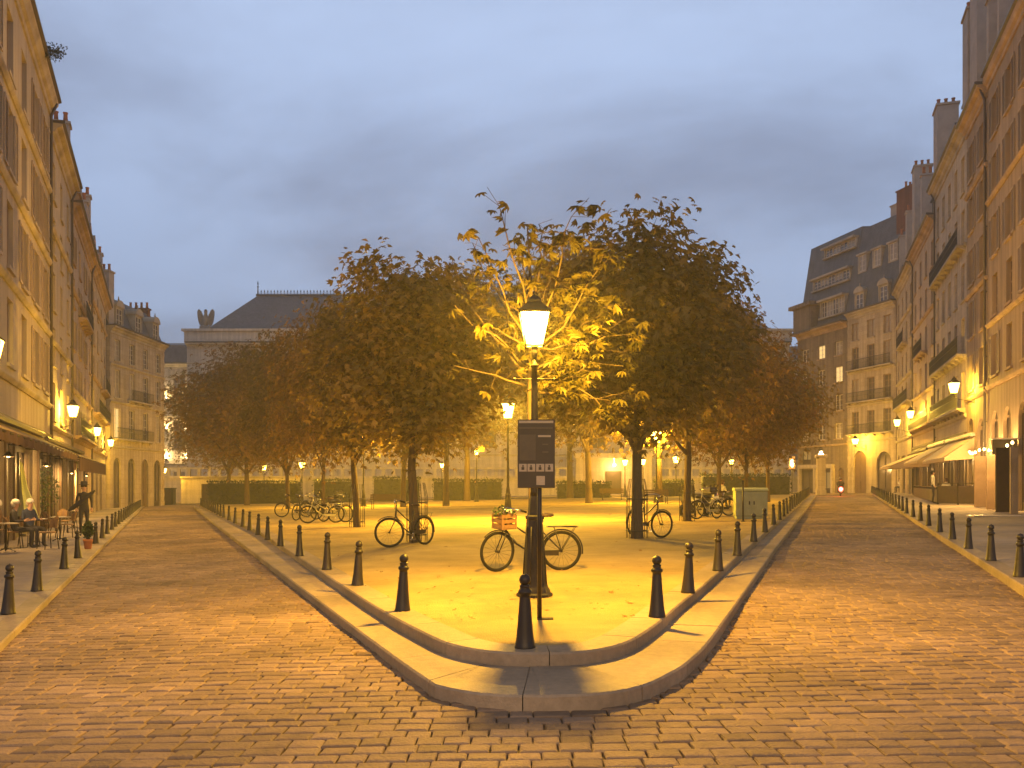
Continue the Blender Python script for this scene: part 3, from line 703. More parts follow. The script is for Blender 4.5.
# extra roof pieces: strip dormers of the slate tower, upper dormer row of the end house
tower = [o for o in bpy.data.objects if o.name.startswith('slate_roofed_building')][0]
def strip(z, y, u0, u1, h, n):
    q = MB(); q.box(u0, u1, y-.25, y+1.4, z-.16, z-.002); q.box(u0-.1, u1+.1, y-.4, y+1.4, z+h, z+h+.2); q.box(u0, u0+.15, y, y+1.4, z, z+h-.002); q.box(u1-.15, u1, y, y+1.4, z, z+h-.002); q.box(u0+.15,u1-.15,y+.35,y+1.4,z,z+h-.003)
    so = q.build('strip_dormer', 'trim', tower)
    for k in range(n):
        w = (u1-u0-.3)/n; wm, pm = win_meshes(w-.1, h-.04, 'frame_white', 'glass_curtain' if k%2 else 'glass_dark'); wo = link('window', wm, so, (u0+.15+k*w+.05, y+.1, z+.02)); link('pane', pm, wo)
strip(18.5, .1, 4.2, 8.6, 1.7, 4); strip(21.9, .75, 1.8, 8.6, 1.1, 5); strip(25.2, 1.25, 3.2, 8.8, .9, 4)
q = MB(); q.box(.1, 3.6, -.6, 2.5, 17.58, 20.1); q.box(-.25, 3.9, -1.0, 2.6, 20.102, 20.5); q.box(-.1,3.8,-.9,2.5,17.3,17.578); q.build('corner_pavilion', 'stone_dark', tower)
q = MB(); q.box(.5, 7.0, -.35, -.005, 2.62, 3.0); q.box(.45,.85,-.3,-.005,0,2.618); q.box(3.5,3.95,-.3,-.005,0,2.618); q.box(6.7,7.05,-.3,-.005,0,2.618); q.build('shopfront_surround', 'stone_pale', tower)
endh = [o for o in bpy.data.objects if o.name.startswith('dormered_house')][0]
for u in (1.3, 3.6, 6.0):
    q = MB(); z = 22.0; y = .75; q.box(u-.7,u-.52,y,y+1.3,z,z+1.8); q.box(u+.52,u+.7,y,y+1.3,z,z+1.8); q.box(u-.85,u+.85,y-.12,y+1.4,z+1.802,z+1.98); q.box(u-.52,u+.52,y,y+.3,z,z+.15)
    do = q.build('dormer', 'trim', endh); wm, pm = win_meshes(1.04, 1.62, 'frame_white', 'glass_curtain'); wo = link('window', wm, do, (u-.52, y+.06, z+.16)); link('pane', pm, wo)

# ---- palace across the end of the square
YP = 112.0
pal = building('palace', 'wide stone palace with slate hip roof and iron cresting behind the trees', (-325/F*YP, YP), (34.5, YP), 19.0, [(6.0,10.0),(11.6,15.6)], 11, 2.0, 'palace', 'palace', 'frame_brown',
    D=22, roof='hip', hr=8.3, roof_m='slate', strings=[5.2, 10.9, 16.6], overhang=.9, curtain=.1, cat='palace', sillw=False, archw=(0,))
q = MB(); L = pal['L']; q.box(-.25, L+.25, -.35, .8, 19.18, 20.5); q.box(-.5, L+.5, -.6, .8, 20.503, 20.8); q.build('attic_parapet', 'palace', pal)
q = MB(); z = 27.3; x0, x1 = 22*.26, L-22*.26
q.box(x0-.2, x1+.2, 10.7, 11.3, z-.1, z+.14)
n = int((x1-x0)/.45)
for k in range(n+1):
    x = x0+(x1-x0)*k/n; q.box(x-.03, x+.03, 10.97, 11.03, z+.14, z+.75); q.box(x-.09, x+.09, 10.96, 11.04, z+.5, z+.62)
q.box(x0, x1, 10.97, 11.03, z+.3, z+.36)
q.lathe([(.1,0),(.06,.9),(.14,1.05),(.03,1.2),(.1,1.5),(.005,1.9)], 8, (x0, 11, z+.14)); q.build('roof_cresting', 'iron_rail', pal)
q = MB(); q.box(-2.5, L+6, -6.5, -.01, -1.0, 2.2); q.box(-2.7, L+6.2, -6.7, -.01, 2.202, 2.5); q.build('podium', 'palace', pal)
q = MB()
for k in range(int(L/1.2)):
    q.box(k*1.2, k*1.2+.35, -6.6, -6.3, 2.502, 3.3)
q.box(-2.5, L+5, -6.65, -6.25, 3.302, 3.5); q.build('balustrade', 'palace', pal)
# eagle on its corner
q = empty('eagle_statue', (-325/F*YP+2.1, YP+.4, gz(-40)+20.8), 0, 'stone eagle with raised wings on the left corner of the palace parapet', 'statue')
b = MB(); b.box(-1.0,1.0,-.4,1.0,0,.55); b.box(-.75,.75,-.25,.85,.552,1.0); b.build('pedestal', 'statue', q)
b = MB(); b.lathe([(.18,0),(.42,.2),(.5,.6),(.42,1.0),(.26,1.3),(.22,1.5),(.26,1.65),(.2,1.85),(.02,1.95)], 12, (0,.3,1.0)); b.tube([(0,.1,2.75),(0,-.15,2.72),(0,-.28,2.6)], [.1,.07,.02], 6)
for s in (-1, 1):
    pts = [(s*.3,1.95),(s*.75,2.75),(s*1.05,2.95),(s*1.28,2.7),(s*1.25,2.2),(s*1.12,1.6),(s*.9,1.15),(s*.55,1.05),(s*.35,1.3)]
    n = len(pts); vs = [(x,.22,z) for x,z in pts] + [(x,.5,z) for x,z in pts]
    b.add(vs, [tuple(range(n)), tuple(range(2*n-1,n-1,-1))] + [(i,n+i,n+(i+1)%n,(i+1)%n) for i in range(n)])
    for k in range(4): b.tube([(s*(.5+k*.2),.2,2.4+.1*k),(s*(.55+k*.18),.18,1.3+.12*k)], [.05,.03], 5)
b.build('body', 'statue', q); q.scale = (.82,1.0,1.12)
# lower wings
wl = building('palace_wing', 'floodlit pale palace wing with curved slate roof at far left', (-62,117), (-41.2,117), 18.0, [(1.2,4.0),(6.8,10.4),(13.6,16.2)], 5, 1.5, 'stone_pale', 'trim', 'frame_brown',
    D=9, roof='mansard', hr=3.4, roof_m='slate', strings=[5.0, 11.2], overhang=.6, curtain=0, cat='building')
Lw = wl['L']
for u in (Lw-3.7, Lw-1.05):
    for z in (5.6, 9.4, 13.4):
        so = MB(); so.box(-.14,.14,-.3,-.01,0,.12); so.box(-.05,.05,-.12,-.01,-.2,-.002); so = so.build('sconce', 'iron', wl, (u, 0, z))
        b = MB(); b.ball((0,-.16,.2), .11); b.build('bulb', 'bulb_white', so); light((u, -.45, z+.5), 60, (1.0,.72,.30), .08, wl)
building('palace_wing', 'low grey-roofed palace wing glimpsed right of the trees', (24,119), (52,119), 17.2, [(4,7),(9.5,13.5)], 9, 1.5, 'palace', 'palace', 'frame_brown', D=10, roof='mansard', hr=2.6, roof_m='zinc',
    strings=[8.5], chimneys=[(10.2,.12,2,1.3,3.6,'chimney')], lit=((1,3),), cat='building', curtain=.1)
# ------------------------------------------------------------------ lanterns
def lantern_meshes():
    b = MB()  # four-sided frame, wide at the top; origin at the bottom of the glass
    h, rb, rt = .40, .105, .185
    c = lambda r, k: (r*math.cos(PI/4+k*PI/2)*1.0, r*math.sin(PI/4+k*PI/2)*1.0)
    for k in range(4):
        p0, p1 = c(rb*1.414, k), c(rt*1.414, k); b.tube([(*p0,0),(*p1,h)], .008, 5)
        for (r, z) in ((rb, 0), (rt, h)):
            a, e = c(r*1.414, k), c(r*1.414, k+1); b.tube([(*a, z), (*e, z)], .011, 5)
    b.lathe([(.02,-.16),(.035,-.12),(.046,-.07),(.036,-.05),(.040,-.02),(.048,-.002)], 16)
    frame = b.mesh('lantern_frame', 'lamp_iron')
    b = MB(); b.lathe([(rt*1.46,0),(rt*1.5,.015),(rt*1.2,.05),(rt*.8,.10),(rt*.62,.13),(rt*.62,.16),(.075,.19),(.04,.215),(.02,.23),(.026,.25),(.004,.28)], 4, (0,0,h+.006), ph=PI/4, smooth=False)
    cap = b.mesh('lantern_cap', 'lamp_iron')
    b = MB(); q0 = [c((rb-.004)*1.414,k) for k in range(4)]; q1 = [c((rt-.004)*1.414,k) for k in range(4)]
    b.add([(*p,.004) for p in q0]+[(*p,h-.003) for p in q1], [(k,(k+1)%4,4+(k+1)%4,4+k) for k in range(4)])
    glass = b.mesh('lantern_glass', 'lantern_glass'); return frame, cap, glass
LFR, LCAP, LGL = lantern_meshes()
LAMPCOL = (1.0, .53, .035)
WALLCOL = (1.0, .57, .05)
ENTRYCOL = (1.0, .60, .24)
def lantern(parent, loc, watts, k=1.0, r=.13, col=None):
    fr = link('lantern_frame', LFR, parent, loc); fr.scale = (k,k,k)
    link('lantern_cap', LCAP, fr); link('lantern_glass', LGL, fr)
    light((loc[0], loc[1], loc[2]+.26*k), watts, col or LAMPCOL, r, parent)
def post_meshes():
    b = MB(); b.lathe([(.225,0),(.225,.03),(.20,.05),(.185,.09),(.165,.12),(.160,.14),(.135,.34),(.118,.60),(.108,.84),(.100,.94),(.112,.955),(.112,.985),(.088,1.0),(.078,1.1),(.066,1.2),(.056,1.24)], 8, smooth=False)
    for k in range(8):
        th = 2*PI*k/8+PI/8; b.tube([(.158*math.cos(th),.158*math.sin(th),.16),(.106*math.cos(th),.106*math.sin(th),.86)], .009, 5)
    ped = b.mesh('pedestal', 'lamp_iron')
    b = MB(); b.lathe([(.056,0),(.050,.06),(.048,.4),(.040,1.5),(.036,1.78),(.050,1.79),(.050,1.82),(.030,1.84),(.024,1.9)], 14)
    b.tube([(-.24,0,1.62),(.24,0,1.62)], .011, 6); b.ball((-.25,0,1.62),.02,0,8); b.ball((.25,0,1.62),.02,0,8)
    return ped, b.mesh('pole', 'lamp_iron')
PED, POLE = post_meshes()
def lamp_post(px, py, h, ztop, watts, label, loc=None, k=1.0):
    """ztop: height of the bottom of the glass"""
    p = loc or G(px, py, h)
    zb = gz(p.x)+h; o = empty('lamp_post', (p.x, p.y, zb), 0, label, 'street lamp', 'lamp posts on the square')
    link('pedestal', PED, o); po = link('pole', POLE, o, (0,0,1.238)); zz = ztop - zb; po.scale = (1,1,(zz-.16-1.238)/1.9)
    lantern(o, (0,0,zz), watts, k, col=ENTRYCOL if p.y < 0 else None); return o
lamp_post(534.5, 596, H_PLAZA, 3.31, 960, 'tall old-style lamp post with brightly glowing lantern at the tip of the square', k=1.0)
def far_lamp(px, py_l, d, watts, label, k=1.15):
    p = P(px, py_l, d); lamp_post(0, 0, H_PLAZA if d < 74 else .05, p.z-.2, watts, label, loc=p, k=k)
far_lamp(508, 413, 33.5, 3000, 'lit lamp post behind the bicycle, second along the middle of the square', 1.35)
far_lamp(363.5, 443, 61, 2300, 'lit lamp post left of the middle, beside a pale lit trunk', 1.6)
far_lamp(656.5, 440, 57, 2300, 'lit lamp post right of the middle, behind the guarded tree with a bicycle', 1.75)
far_lamp(302, 466, 84, 650, 'small far lamp post at left beyond the parked bicycles', 1.3)
far_lamp(264, 468, 90, 450, 'farthest small lamp post at left, before the hedge', 1.1)
far_lamp(442, 465.5, 90, 450, 'small far lamp post between trunks left of the second lamp', 1.0)
far_lamp(625, 463.5, 92, 900, 'far lamp post before the lit palace doorway', 1.4)
far_lamp(643, 462.5, 84, 500, 'far lamp post close to the right guarded tree trunk', 1.2)
far_lamp(676, 460.5, 82, 650, 'far lamp post right of the second pair of trunks', 1.35)
far_lamp(731.5, 462, 88, 450, 'far lamp post before the dark hedge at right', 1.0)
far_lamp(164, 471, 97, 400, 'far lamp post at the end of the left street, before the floodlit wing', 1.2)
far_lamp(476.5, 452, 70, 350, 'small far lamp post left of the sign, half hidden by leaves', .9)

def wall_lantern(d, side, z, watts, label, px=None, out=None, k=1.3, at_=None):
    out = out or (.55 if side < 0 else .95)
    fx = LF(d) if side < 0 else RF(d); rz = math.atan2(1, -.35/S) if side < 0 else math.atan2(-1, .29/S*-1)
    # local +x points away from the wall
    nx, ny = (1, .35/S) if side < 0 else (-1, .29/S); l = math.hypot(nx, ny); a = math.atan2(ny/l, nx/l)
    if at_: fx, a = at_
    o = empty('wall_lantern', (fx, d, z), a, label, 'wall lamp', 'wall lanterns along the houses')
    b = MB(); b.box(.003,.03,-.06,.06,-.55,.0); b.tube([(.03,0,-.5),(.25,0,-.44),(.5,0,-.36),(out-.15,0,-.28),(out,0,-.2)], [.022,.02,.018,.018,.02], 8)
    b.tube([(.03,0,-.08),(.3,0,-.12),(.45,0,-.26),(.42,0,-.36)], .012, 6); b.tube([(.05,0,-.48),(.2,0,-.62),(.36,0,-.58),(.34,0,-.46),(.24,0,-.5)], .010, 6)
    b.build('bracket', 'lamp_iron', o); lantern(o, (out,0,0), watts, k, col=WALLCOL)
    return o
WL = 400
wall_lantern(24.2*S, -1, 4.6, WL*.65, 'wall lantern at the left picture edge above the first cafe awning')
wall_lantern(46.5*S, -1, 4.7, WL, 'large bright wall lantern over the first cafe awning, on the cream house')
wall_lantern(64*S, -1, 4.65, WL, 'wall lantern over the far end of the dark awning, middle of three')
wall_lantern(81*S, -1, 4.6, WL, 'wall lantern nearest the arcaded house, lowest of the three')
wall_lantern(51.2*S, 1, 6.25, WL, 'large bright wall lantern on the right above the awning end')
wall_lantern(72*S, 1, 6.3, WL, 'wall lantern above the middle of the right cream awnings')
wall_lantern(82*S, 1, 6.3, WL, 'wall lantern above the far tip of the cream awning')
wall_lantern(88.0, 1, 5.4, WL, 'wall lantern beside the arched door at the end of the right street', out=1.2, at_=(34.62, math.atan2(-.24, -.97)))

for x, y, lab in ((-2.6, -5.0, 'lamp post on the entry street behind the viewer, left side'), (3.4, -6.5, 'lamp post on the entry street behind the viewer, right side')):
    lamp_post(0, 0, .05, 4.0, 430, lab, loc=Vector((x, y, 0)), k=1.1)

# ------------------------------------------------------------------ information sign at the tip
p = G(539.5, 619, H_PLAZA); D_ = p.y; px2m = D_/F
o = empty('information_sign', p, 0, 'bronze-coloured information panel on a slim post in front of the lamp post', 'sign')
zt = EYE + (483-420)*px2m - p.z; zb_ = EYE + (483-488)*px2m - p.z
b = MB(); b.tube([(0,0,0),(0,0,zt-.02)], .024, 10); b.box(-.024,.14,-.05,.05,0,.012); b.build('post', 'iron', o)
b = MB(); w0, w1 = -.225, .155; b.box(w0, w1, -.075, -.030, zb_, zt, bev=.006); pn = b.build('panel', 'sign_face', o)
def plate(x0, x1, y0, y1, m, name='panel_field'):
    fx = lambda x: (x-539.5)*px2m; fz = lambda y: EYE+(483-y)*px2m - p.z
    q = MB(); q.box(fx(x0), fx(x1), -.080, -.0752, fz(y1), fz(y0)); q.build(name, m, pn)
plate(519,553,421.2,423.6,'sign_pale','top_strip'); plate(519,552.5,427.5,429.5,'sign_mid','top_strip')
plate(519.5,535.5,435,460.5,'sign_mid','map_field'); plate(537.8,550.5,435.6,437.4,'sign_pale','heading_strip'); plate(542,548,444,445.2,'sign_mid','heading_strip'); plate(542,548,451.5,453,'sign_mid','heading_strip')
for x0, x1 in ((519,526.6),(527.4,535),(536,544),(545,552.8)): plate(x0,x1,464,471.6,'sign_pale','pictogram_square')
plate(536.2,544.6,476,485,'sign_pale','pictogram_square')
q = MB(); fx = lambda x: (x-539.5)*px2m; fz = lambda y: EYE+(483-y)*px2m - p.z
for cx in (523, 531, 540, 549):   # small dark pictogram figures
    q.box(fx(cx-1.6), fx(cx+1.2), -.0835, -.0803, fz(470), fz(467.2)); q.box(fx(cx-.8), fx(cx+.6), -.0835, -.0803, fz(467), fz(465.2))
q.build('pictogram', 'sign_face', pn)

# ------------------------------------------------------------------ bicycles
def bicycle(label, loc, rz, steer=0.0, basket=False, flowers=False, lean=0.0, grey=False, group='parked bicycles'):
    o = empty('bicycle', loc, rz, label, 'bicycle', group); o.rotation_euler = (lean, 0, rz)
    r = .335; wb = 1.10; pm = 'scooter_grey' if grey else 'bike_paint'
    hx, hz = -wb/2, r      # front hub on -x
    ax = Vector((-.28, 0, 0)).normalized()
    def wheel(parent, c, name='wheel'):
        b = MB(); b.torus((0,0,0), r-.020, .024, 'y', 36, 8); w = b.build('wheel', 'rubber', parent, c)
        b = MB(); b.torus((0,0,0), r-.042, .010, 'y', 36, 6)
        for k in range(18): th = 2*PI*k/18; s = .02 if k%2 else -.02; b.tube([(0,s,0),(math.cos(th)*(r-.04),0,math.sin(th)*(r-.04))], .0022, 3, cap=False)
        b.tube([(0,-.05,0),(0,.05,0)], .022, 8); b.build('rim', 'lamp_iron', w); return w
    wheel(o, (wb/2, 0, r))
    b = MB()   # frame: head tube, top, down, seat tubes, stays
    head_t, head_b, bb, st_t = (-.36,0,.92), (-.40,0,.70), (.07,0,.28), (.22,0,.80)
    b.tube([head_t, head_b], .020, 8); b.tube([head_b, (-.2,0,.45), bb], .017, 8); b.tube([(-.37,0,.85),(-.1,0,.66),(.14,0,.52)], .015, 8)
    b.tube([bb, st_t], .016, 8)
    for s in (-.06,.06): b.tube([(bb[0],s*.5,bb[2]),(wb/2,s,r)], .010, 6); b.tube([(.19,s*.4,.70),(wb/2,s,r)], .009, 6)
    b.build('frame', pm, o)
    # steering assembly pivots about the head tube
    f = empty('fork', (-.38,0,.8)); f.parent = o; f.rotation_euler.z = steer
    b = MB(); b.tube([(.02,0,.18),(-.02,0,-.12)], .014, 8)
    for s in (-.055,.055): b.tube([(-.02,s,-.10),(-.06,s,-.25),(hx+.38,s,r-.8)], .011, 6)
    b.build('fork_blade', pm, f); wheel(f, (hx+.38, 0, r-.8))
    b = MB(); b.tube([(.2,-.29,.20),(.06,-.27,.24),(-.02,-.12,.26),(-.02,.12,.26),(.06,.27,.24),(.2,.29,.20)], .011, 6); b.tube([(-.02,0,.16),(-.02,0,.26)], .014, 6)
    h = b.build('handlebar', 'chrome', f)
    for s in (-1,1):
        b = MB(); b.tube([(.10,s*.278,.232),(.21,s*.292,.197)], .017, 8); b.build('grip', 'rubber', h)
    b = MB(); b.torus((0,0,0), r+.022, .012, 'y', 22, 5, a0=.1*PI, a1=.75*PI); b.build('mudguard', pm, f, (hx+.38,0,r-.8))
    b = MB(); b.torus((0,0,0), r+.022, .014, 'y', 22, 5, a0=-.05*PI, a1=.85*PI); b.build('mudguard', pm, o, (wb/2,0,r))
    b = MB(); b.tube([st_t, (.25,0,.90)], .012, 8); b.lathe([(.01,0),(.085,.01),(.105,.03),(.09,.06),(.02,.07)], 12, (.29,0,.90), sx=1.25, sy=.85); b.lathe([(.01,0),(.03,.01),(.035,.03),(.02,.055)], 8, (.15,0,.905), sx=2.0); b.build('saddle', 'leather', o)
    b = MB()
    for s in (-.06,-.02,.02,.06): b.tube([(.30,s,.74),(.82,s,.74)], .006, 5)
    for s in (-.065,.065): b.tube([(.78,s,.74),(wb/2,s,r)], .006, 5); b.tube([(.42,s,.74),(wb/2,s,r)], .006, 5)
    for x in (.32,.5,.66,.82): b.tube([(x,-.065,.74),(x,.065,.74)], .006, 5)
    b.build('rear_rack', pm, o)
    b = MB(); b.lathe([(.02,-.01),(.11,-.008),(.11,.008),(.02,.01)], 18, (0,0,0)); cg = b
    b2 = MB(); b2.extrude([(-.085,.265),(-.055,.265),(-.055,.355),(-.085,.355)], .02, .50); b2.build('chain_guard', pm, o)
    b = MB(); b.tube([(bb[0],-.10,.28),(bb[0]-.10,-.11,.15)], .010, 6); b.tube([(bb[0],.06,.28),(bb[0]+.10,.10,.41)], .010, 6); b.box(bb[0]-.15,bb[0]-.05,-.20,-.11,.135,.155); b.box(bb[0]+.05,bb[0]+.15,.10,.19,.40,.42); b.tube([(bb[0],-.1,.28),(bb[0],.06,.28)], .02, 8)
    b.build('crank', 'chrome', o)
    if basket:
        q = MB(); x0,x1,y0,y1,z0,z1 = -.17,.10,-.15,.15,-.09,.14
        q.box(x0,x1,y0,y1,z0,z0+.012)
        for k in range(3):
            z = z0+.02+k*.085; q.box(x0-.006,x0+.006,y0,y1,z,z+.06); q.box(x1-.006,x1+.006,y0,y1,z,z+.06); q.box(x0,x1,y0-.006,y0+.006,z,z+.06); q.box(x0,x1,y1-.006,y1+.006,z,z+.06)
        for xx in (x0,x1):
            for yy in (y0,y1): q.box(xx-.012,xx+.012,yy-.012,yy+.012,z0,z1)
        bo = q.build('basket', 'basket', f)
        if flowers:
            q = MB(); rr = random.Random(5)
            for k in range(70):
                c = Vector((rr.uniform(x0-.05,x1+.03), rr.uniform(y0-.06,y1+.06), z1+abs(rr.gauss(.0,.06)))); a = Vector((rr.gauss(0,1),rr.gauss(0,1),rr.gauss(0,1))).normalized()*.035; e = a.cross(Vector((rr.gauss(0,1),rr.gauss(0,1),rr.gauss(0,1)))).normalized()*.022
                q.add([c-a, c+e, c+a, c-e], [(0,1,2,3)], 0 if k%5 else 1, tint=rr.random())
            q.build('flowers', ['plant_leaf','cloth_white'], bo, tint=True)
    return o
def at(px, py, h): p = G(px, py, h); return (p.x, p.y, p.z)
p = G(531, 571, H_PLAZA)
bicycle('black bicycle with flower basket leaning against the lamp post at the tip of the square', at(528.5, 570.5, H_PLAZA), .04, .55, True, True, .07).scale = (.95,.95,.95)
bicycle('dark bicycle standing behind the guarded left tree, front wheel to the left', at(409, 546, H_PLAZA), .95, -.85, False, False, -.06)
bicycle('dark bicycle propped against the guarded right tree, seen nearly end on', at(646, 536.5, H_PLAZA), 2.05, .25, False, False, .10)
for px, py, rz, st, lab, gr in ((334,522,2.6,.2,'nearest bicycle of the dark cluster left of the trees, handlebar to the right',0),(322,523,.5,-.2,'silver bicycle in the dark cluster at left, front wheel to the left',1),(306,520,.9,.3,'bicycle in the left cluster standing angled between two trunks',0),
        (294,517,.2,.1,'leftmost bicycle of the dark parked cluster at left',0),(312,513,1.1,-.1,'bicycle farthest back in the dark cluster at left',1),
        (716,516,.3,.2,'dark bicycle beside the pale green cabinet at right',0),(707,519,.7,-.3,'silver bicycle between the right trunk and the scooters',1)):
    bicycle(lab, at(px,py,H_PLAZA), rz, st, lean=.08, grey=bool(gr))

# ------------------------------------------------------------------ scooters
def scooter(label, loc, rz, paint, lit=False, topbox=False):
    o = empty('motor_scooter', loc, rz, label, 'motor scooter', None if lit else 'parked motor scooters')
    for x in (-.62, .62):
        b = MB(); b.torus((0,0,0), .17, .055, 'y', 24, 10); w = b.build('wheel', 'rubber', o, (x,0,.225)); b = MB(); b.lathe([(.02,-.04),(.13,-.03),(.13,.03),(.02,.04)], 14); r_ = b.build('rim', 'scooter_grey', w); r_.rotation_euler.x = PI/2
    b = MB()  # +x is the rear: tail fairing, floor, leg shield, front fork
    b.lathe([(.02,-.42),(.12,-.40),(.19,-.25),(.21,0),(.17,.25),(.10,.36),(.02,.40)], 14, (0,0,0)); vs = [(z+.42, x*.9, y*.9+.52) for x, y, z in b.v]; b.v = vs
    b.box(-.32,.12,-.17,.17,.26,.33,bev=.02)
    b.add([(-.36,-.22,.28),(-.36,.22,.28),(-.50,.24,.62),(-.50,-.24,.62),(-.46,-.13,.92),(-.46,.13,.92),(-.41,-.22,.26),(-.41,.22,.26),(-.56,.24,.62),(-.56,-.24,.62),(-.53,-.13,.94),(-.53,.13,.94)],
          [(0,1,2,3),(3,2,5,4),(7,6,9,8),(8,9,10,11),(0,3,9,6),(3,4,10,9),(1,7,8,2),(2,8,11,5),(4,5,11,10),(0,6,7,1)])
    b.tube([(-.47,0,.90),(-.58,0,.4),(-.62,0,.225)], [.04,.035,.03], 8); b.torus((-.62,0,.225), .235, .05, 'y', 12, 6, a0=.1*PI, a1=.85*PI)
    body = b.build('body', paint, o)
    b = MB(); b.lathe([(.05,-.36),(.14,-.3),(.16,-.05),(.13,.2),(.15,.3),(.05,.36)], 12); b.v = [(z+.38, x, y*.45+.76) for x,y,z in b.v]; b.build('saddle', 'seat_vinyl', o)
    b = MB(); b.tube([(-.36,-.34,1.0),(-.46,-.15,1.0),(-.47,0,.95),(-.46,.15,1.0),(-.36,.34,1.0)], .016, 8); b.lathe([(.03,-.05),(.11,-.03),(.12,.03),(.05,.1)], 12, (-.5,0,.97)); h = b.build('handlebar', paint, o)
    for s in (-1,1):
        b = MB(); b.tube([(-.42,s*.24,1.0),(-.44,s*.27,1.16)], .006, 5); b.lathe([(.02,-.012),(.055,-.01),(.055,.01),(.02,.012)], 12)
        b.v = [v if i < 20 else (v[0]-.44, v[1]+s*.27, v[2]+1.18) for i, v in enumerate(b.v)]; b.build('mirror', 'iron', h)
    b = MB(); b.ball((-.575,0,.80), .06, 0, 10); b.build('headlight', 'chrome', o)
    b = MB(); b.ball((.80,0,.60), .19 if lit else .05, 0, 12, sz=1.0 if lit else .6); tl = b.build('tail_light', 'tail' if lit else 'scooter_red', o)
    if lit: q = MB(); q.ball((.93,0,.60), .10, 0, 10); q.build('bulb', 'tail_core', tl); light((1.12,0,.60), 30, (1,.06,.04), .06, o)
    b = MB(); b.box(.86,.875,-.09,.09,.36,.47); b.build('number_plate', 'white_paint', o)
    if topbox:
        b = MB(); b.box(.55,.92,-.2,.2,.84,1.12,bev=.05); b.build('top_box', 'scooter_dark', o)
    return o
scooter('dark scooter with a top box among the parked two-wheelers at right', at(696,517,H_PLAZA), .6, 'scooter_dark', False, True)
scooter('silver scooter beside the right trunk, in front of the cafe tables', at(704,514,H_PLAZA), 2.4, 'scooter_grey')
scooter('dark scooter at the back of the right parked group', at(713,508,H_PLAZA), .9, 'scooter_dark')
scooter('dark scooter parked behind the left bicycle cluster', at(327,510,H_PLAZA), .4, 'scooter_dark', False, True)
RIDE = scooter('dark scooter with glowing red tail light driving away up the right street', at(840.5,496,0), PI/2+.30, 'scooter_dark', True)
RIDE.rotation_euler.z = math.atan2(-1, -.32)   # rear (+x) towards the viewer
# ------------------------------------------------------------------ trees
def limb(b, p0, p1, r0, r1, rnd, n=5, sag=.12, m=0, k=7):
    p0, p1 = Vector(p0), Vector(p1); L = (p1-p0).length; pts = []; rs = []
    off = Vector((rnd.gauss(0,1), rnd.gauss(0,1), rnd.gauss(0,.5))).normalized()*L*sag
    for i in range(n+1):
        t = i/n; pts.append(p0.lerp(p1, t) + off*math.sin(PI*t)*.6 + Vector((rnd.gauss(0,1),rnd.gauss(0,1),rnd.gauss(0,1)))*L*.018*(0 < i < n)); rs.append(r0 + (r1-r0)*t**.8)
    b.tube(pts, rs, k, m); return pts
def palm_leaf(b, c, rnd, size, leaflets, droop=.5, tint=None, up=None):
    n = Vector((rnd.gauss(0,.55), rnd.gauss(0,.55), 1)).normalized() if up is None else up
    a = n.orthogonal().normalized(); a.rotate(Matrix.Rotation(rnd.uniform(0,2*PI), 3, n)); e = n.cross(a)
    t = rnd.random() if tint is None else min(1, max(0, rnd.gauss(tint, .18)))
    for k in range(leaflets):
        th = (k-(leaflets-1)/2)*(.62 if leaflets > 3 else .85); L = size*(1-.13*abs(k-(leaflets-1)/2))*rnd.uniform(.85,1.1)
        d = a*math.cos(th) + e*math.sin(th); s = (n.cross(d)).normalized()*L*.20
        mid = c + d*L*.58 - n*L*.10*droop; tip = c + d*L - n*L*.42*droop
        b.add([c, mid+s, tip, mid-s], [(0,1,2,3)], 0, False, t)
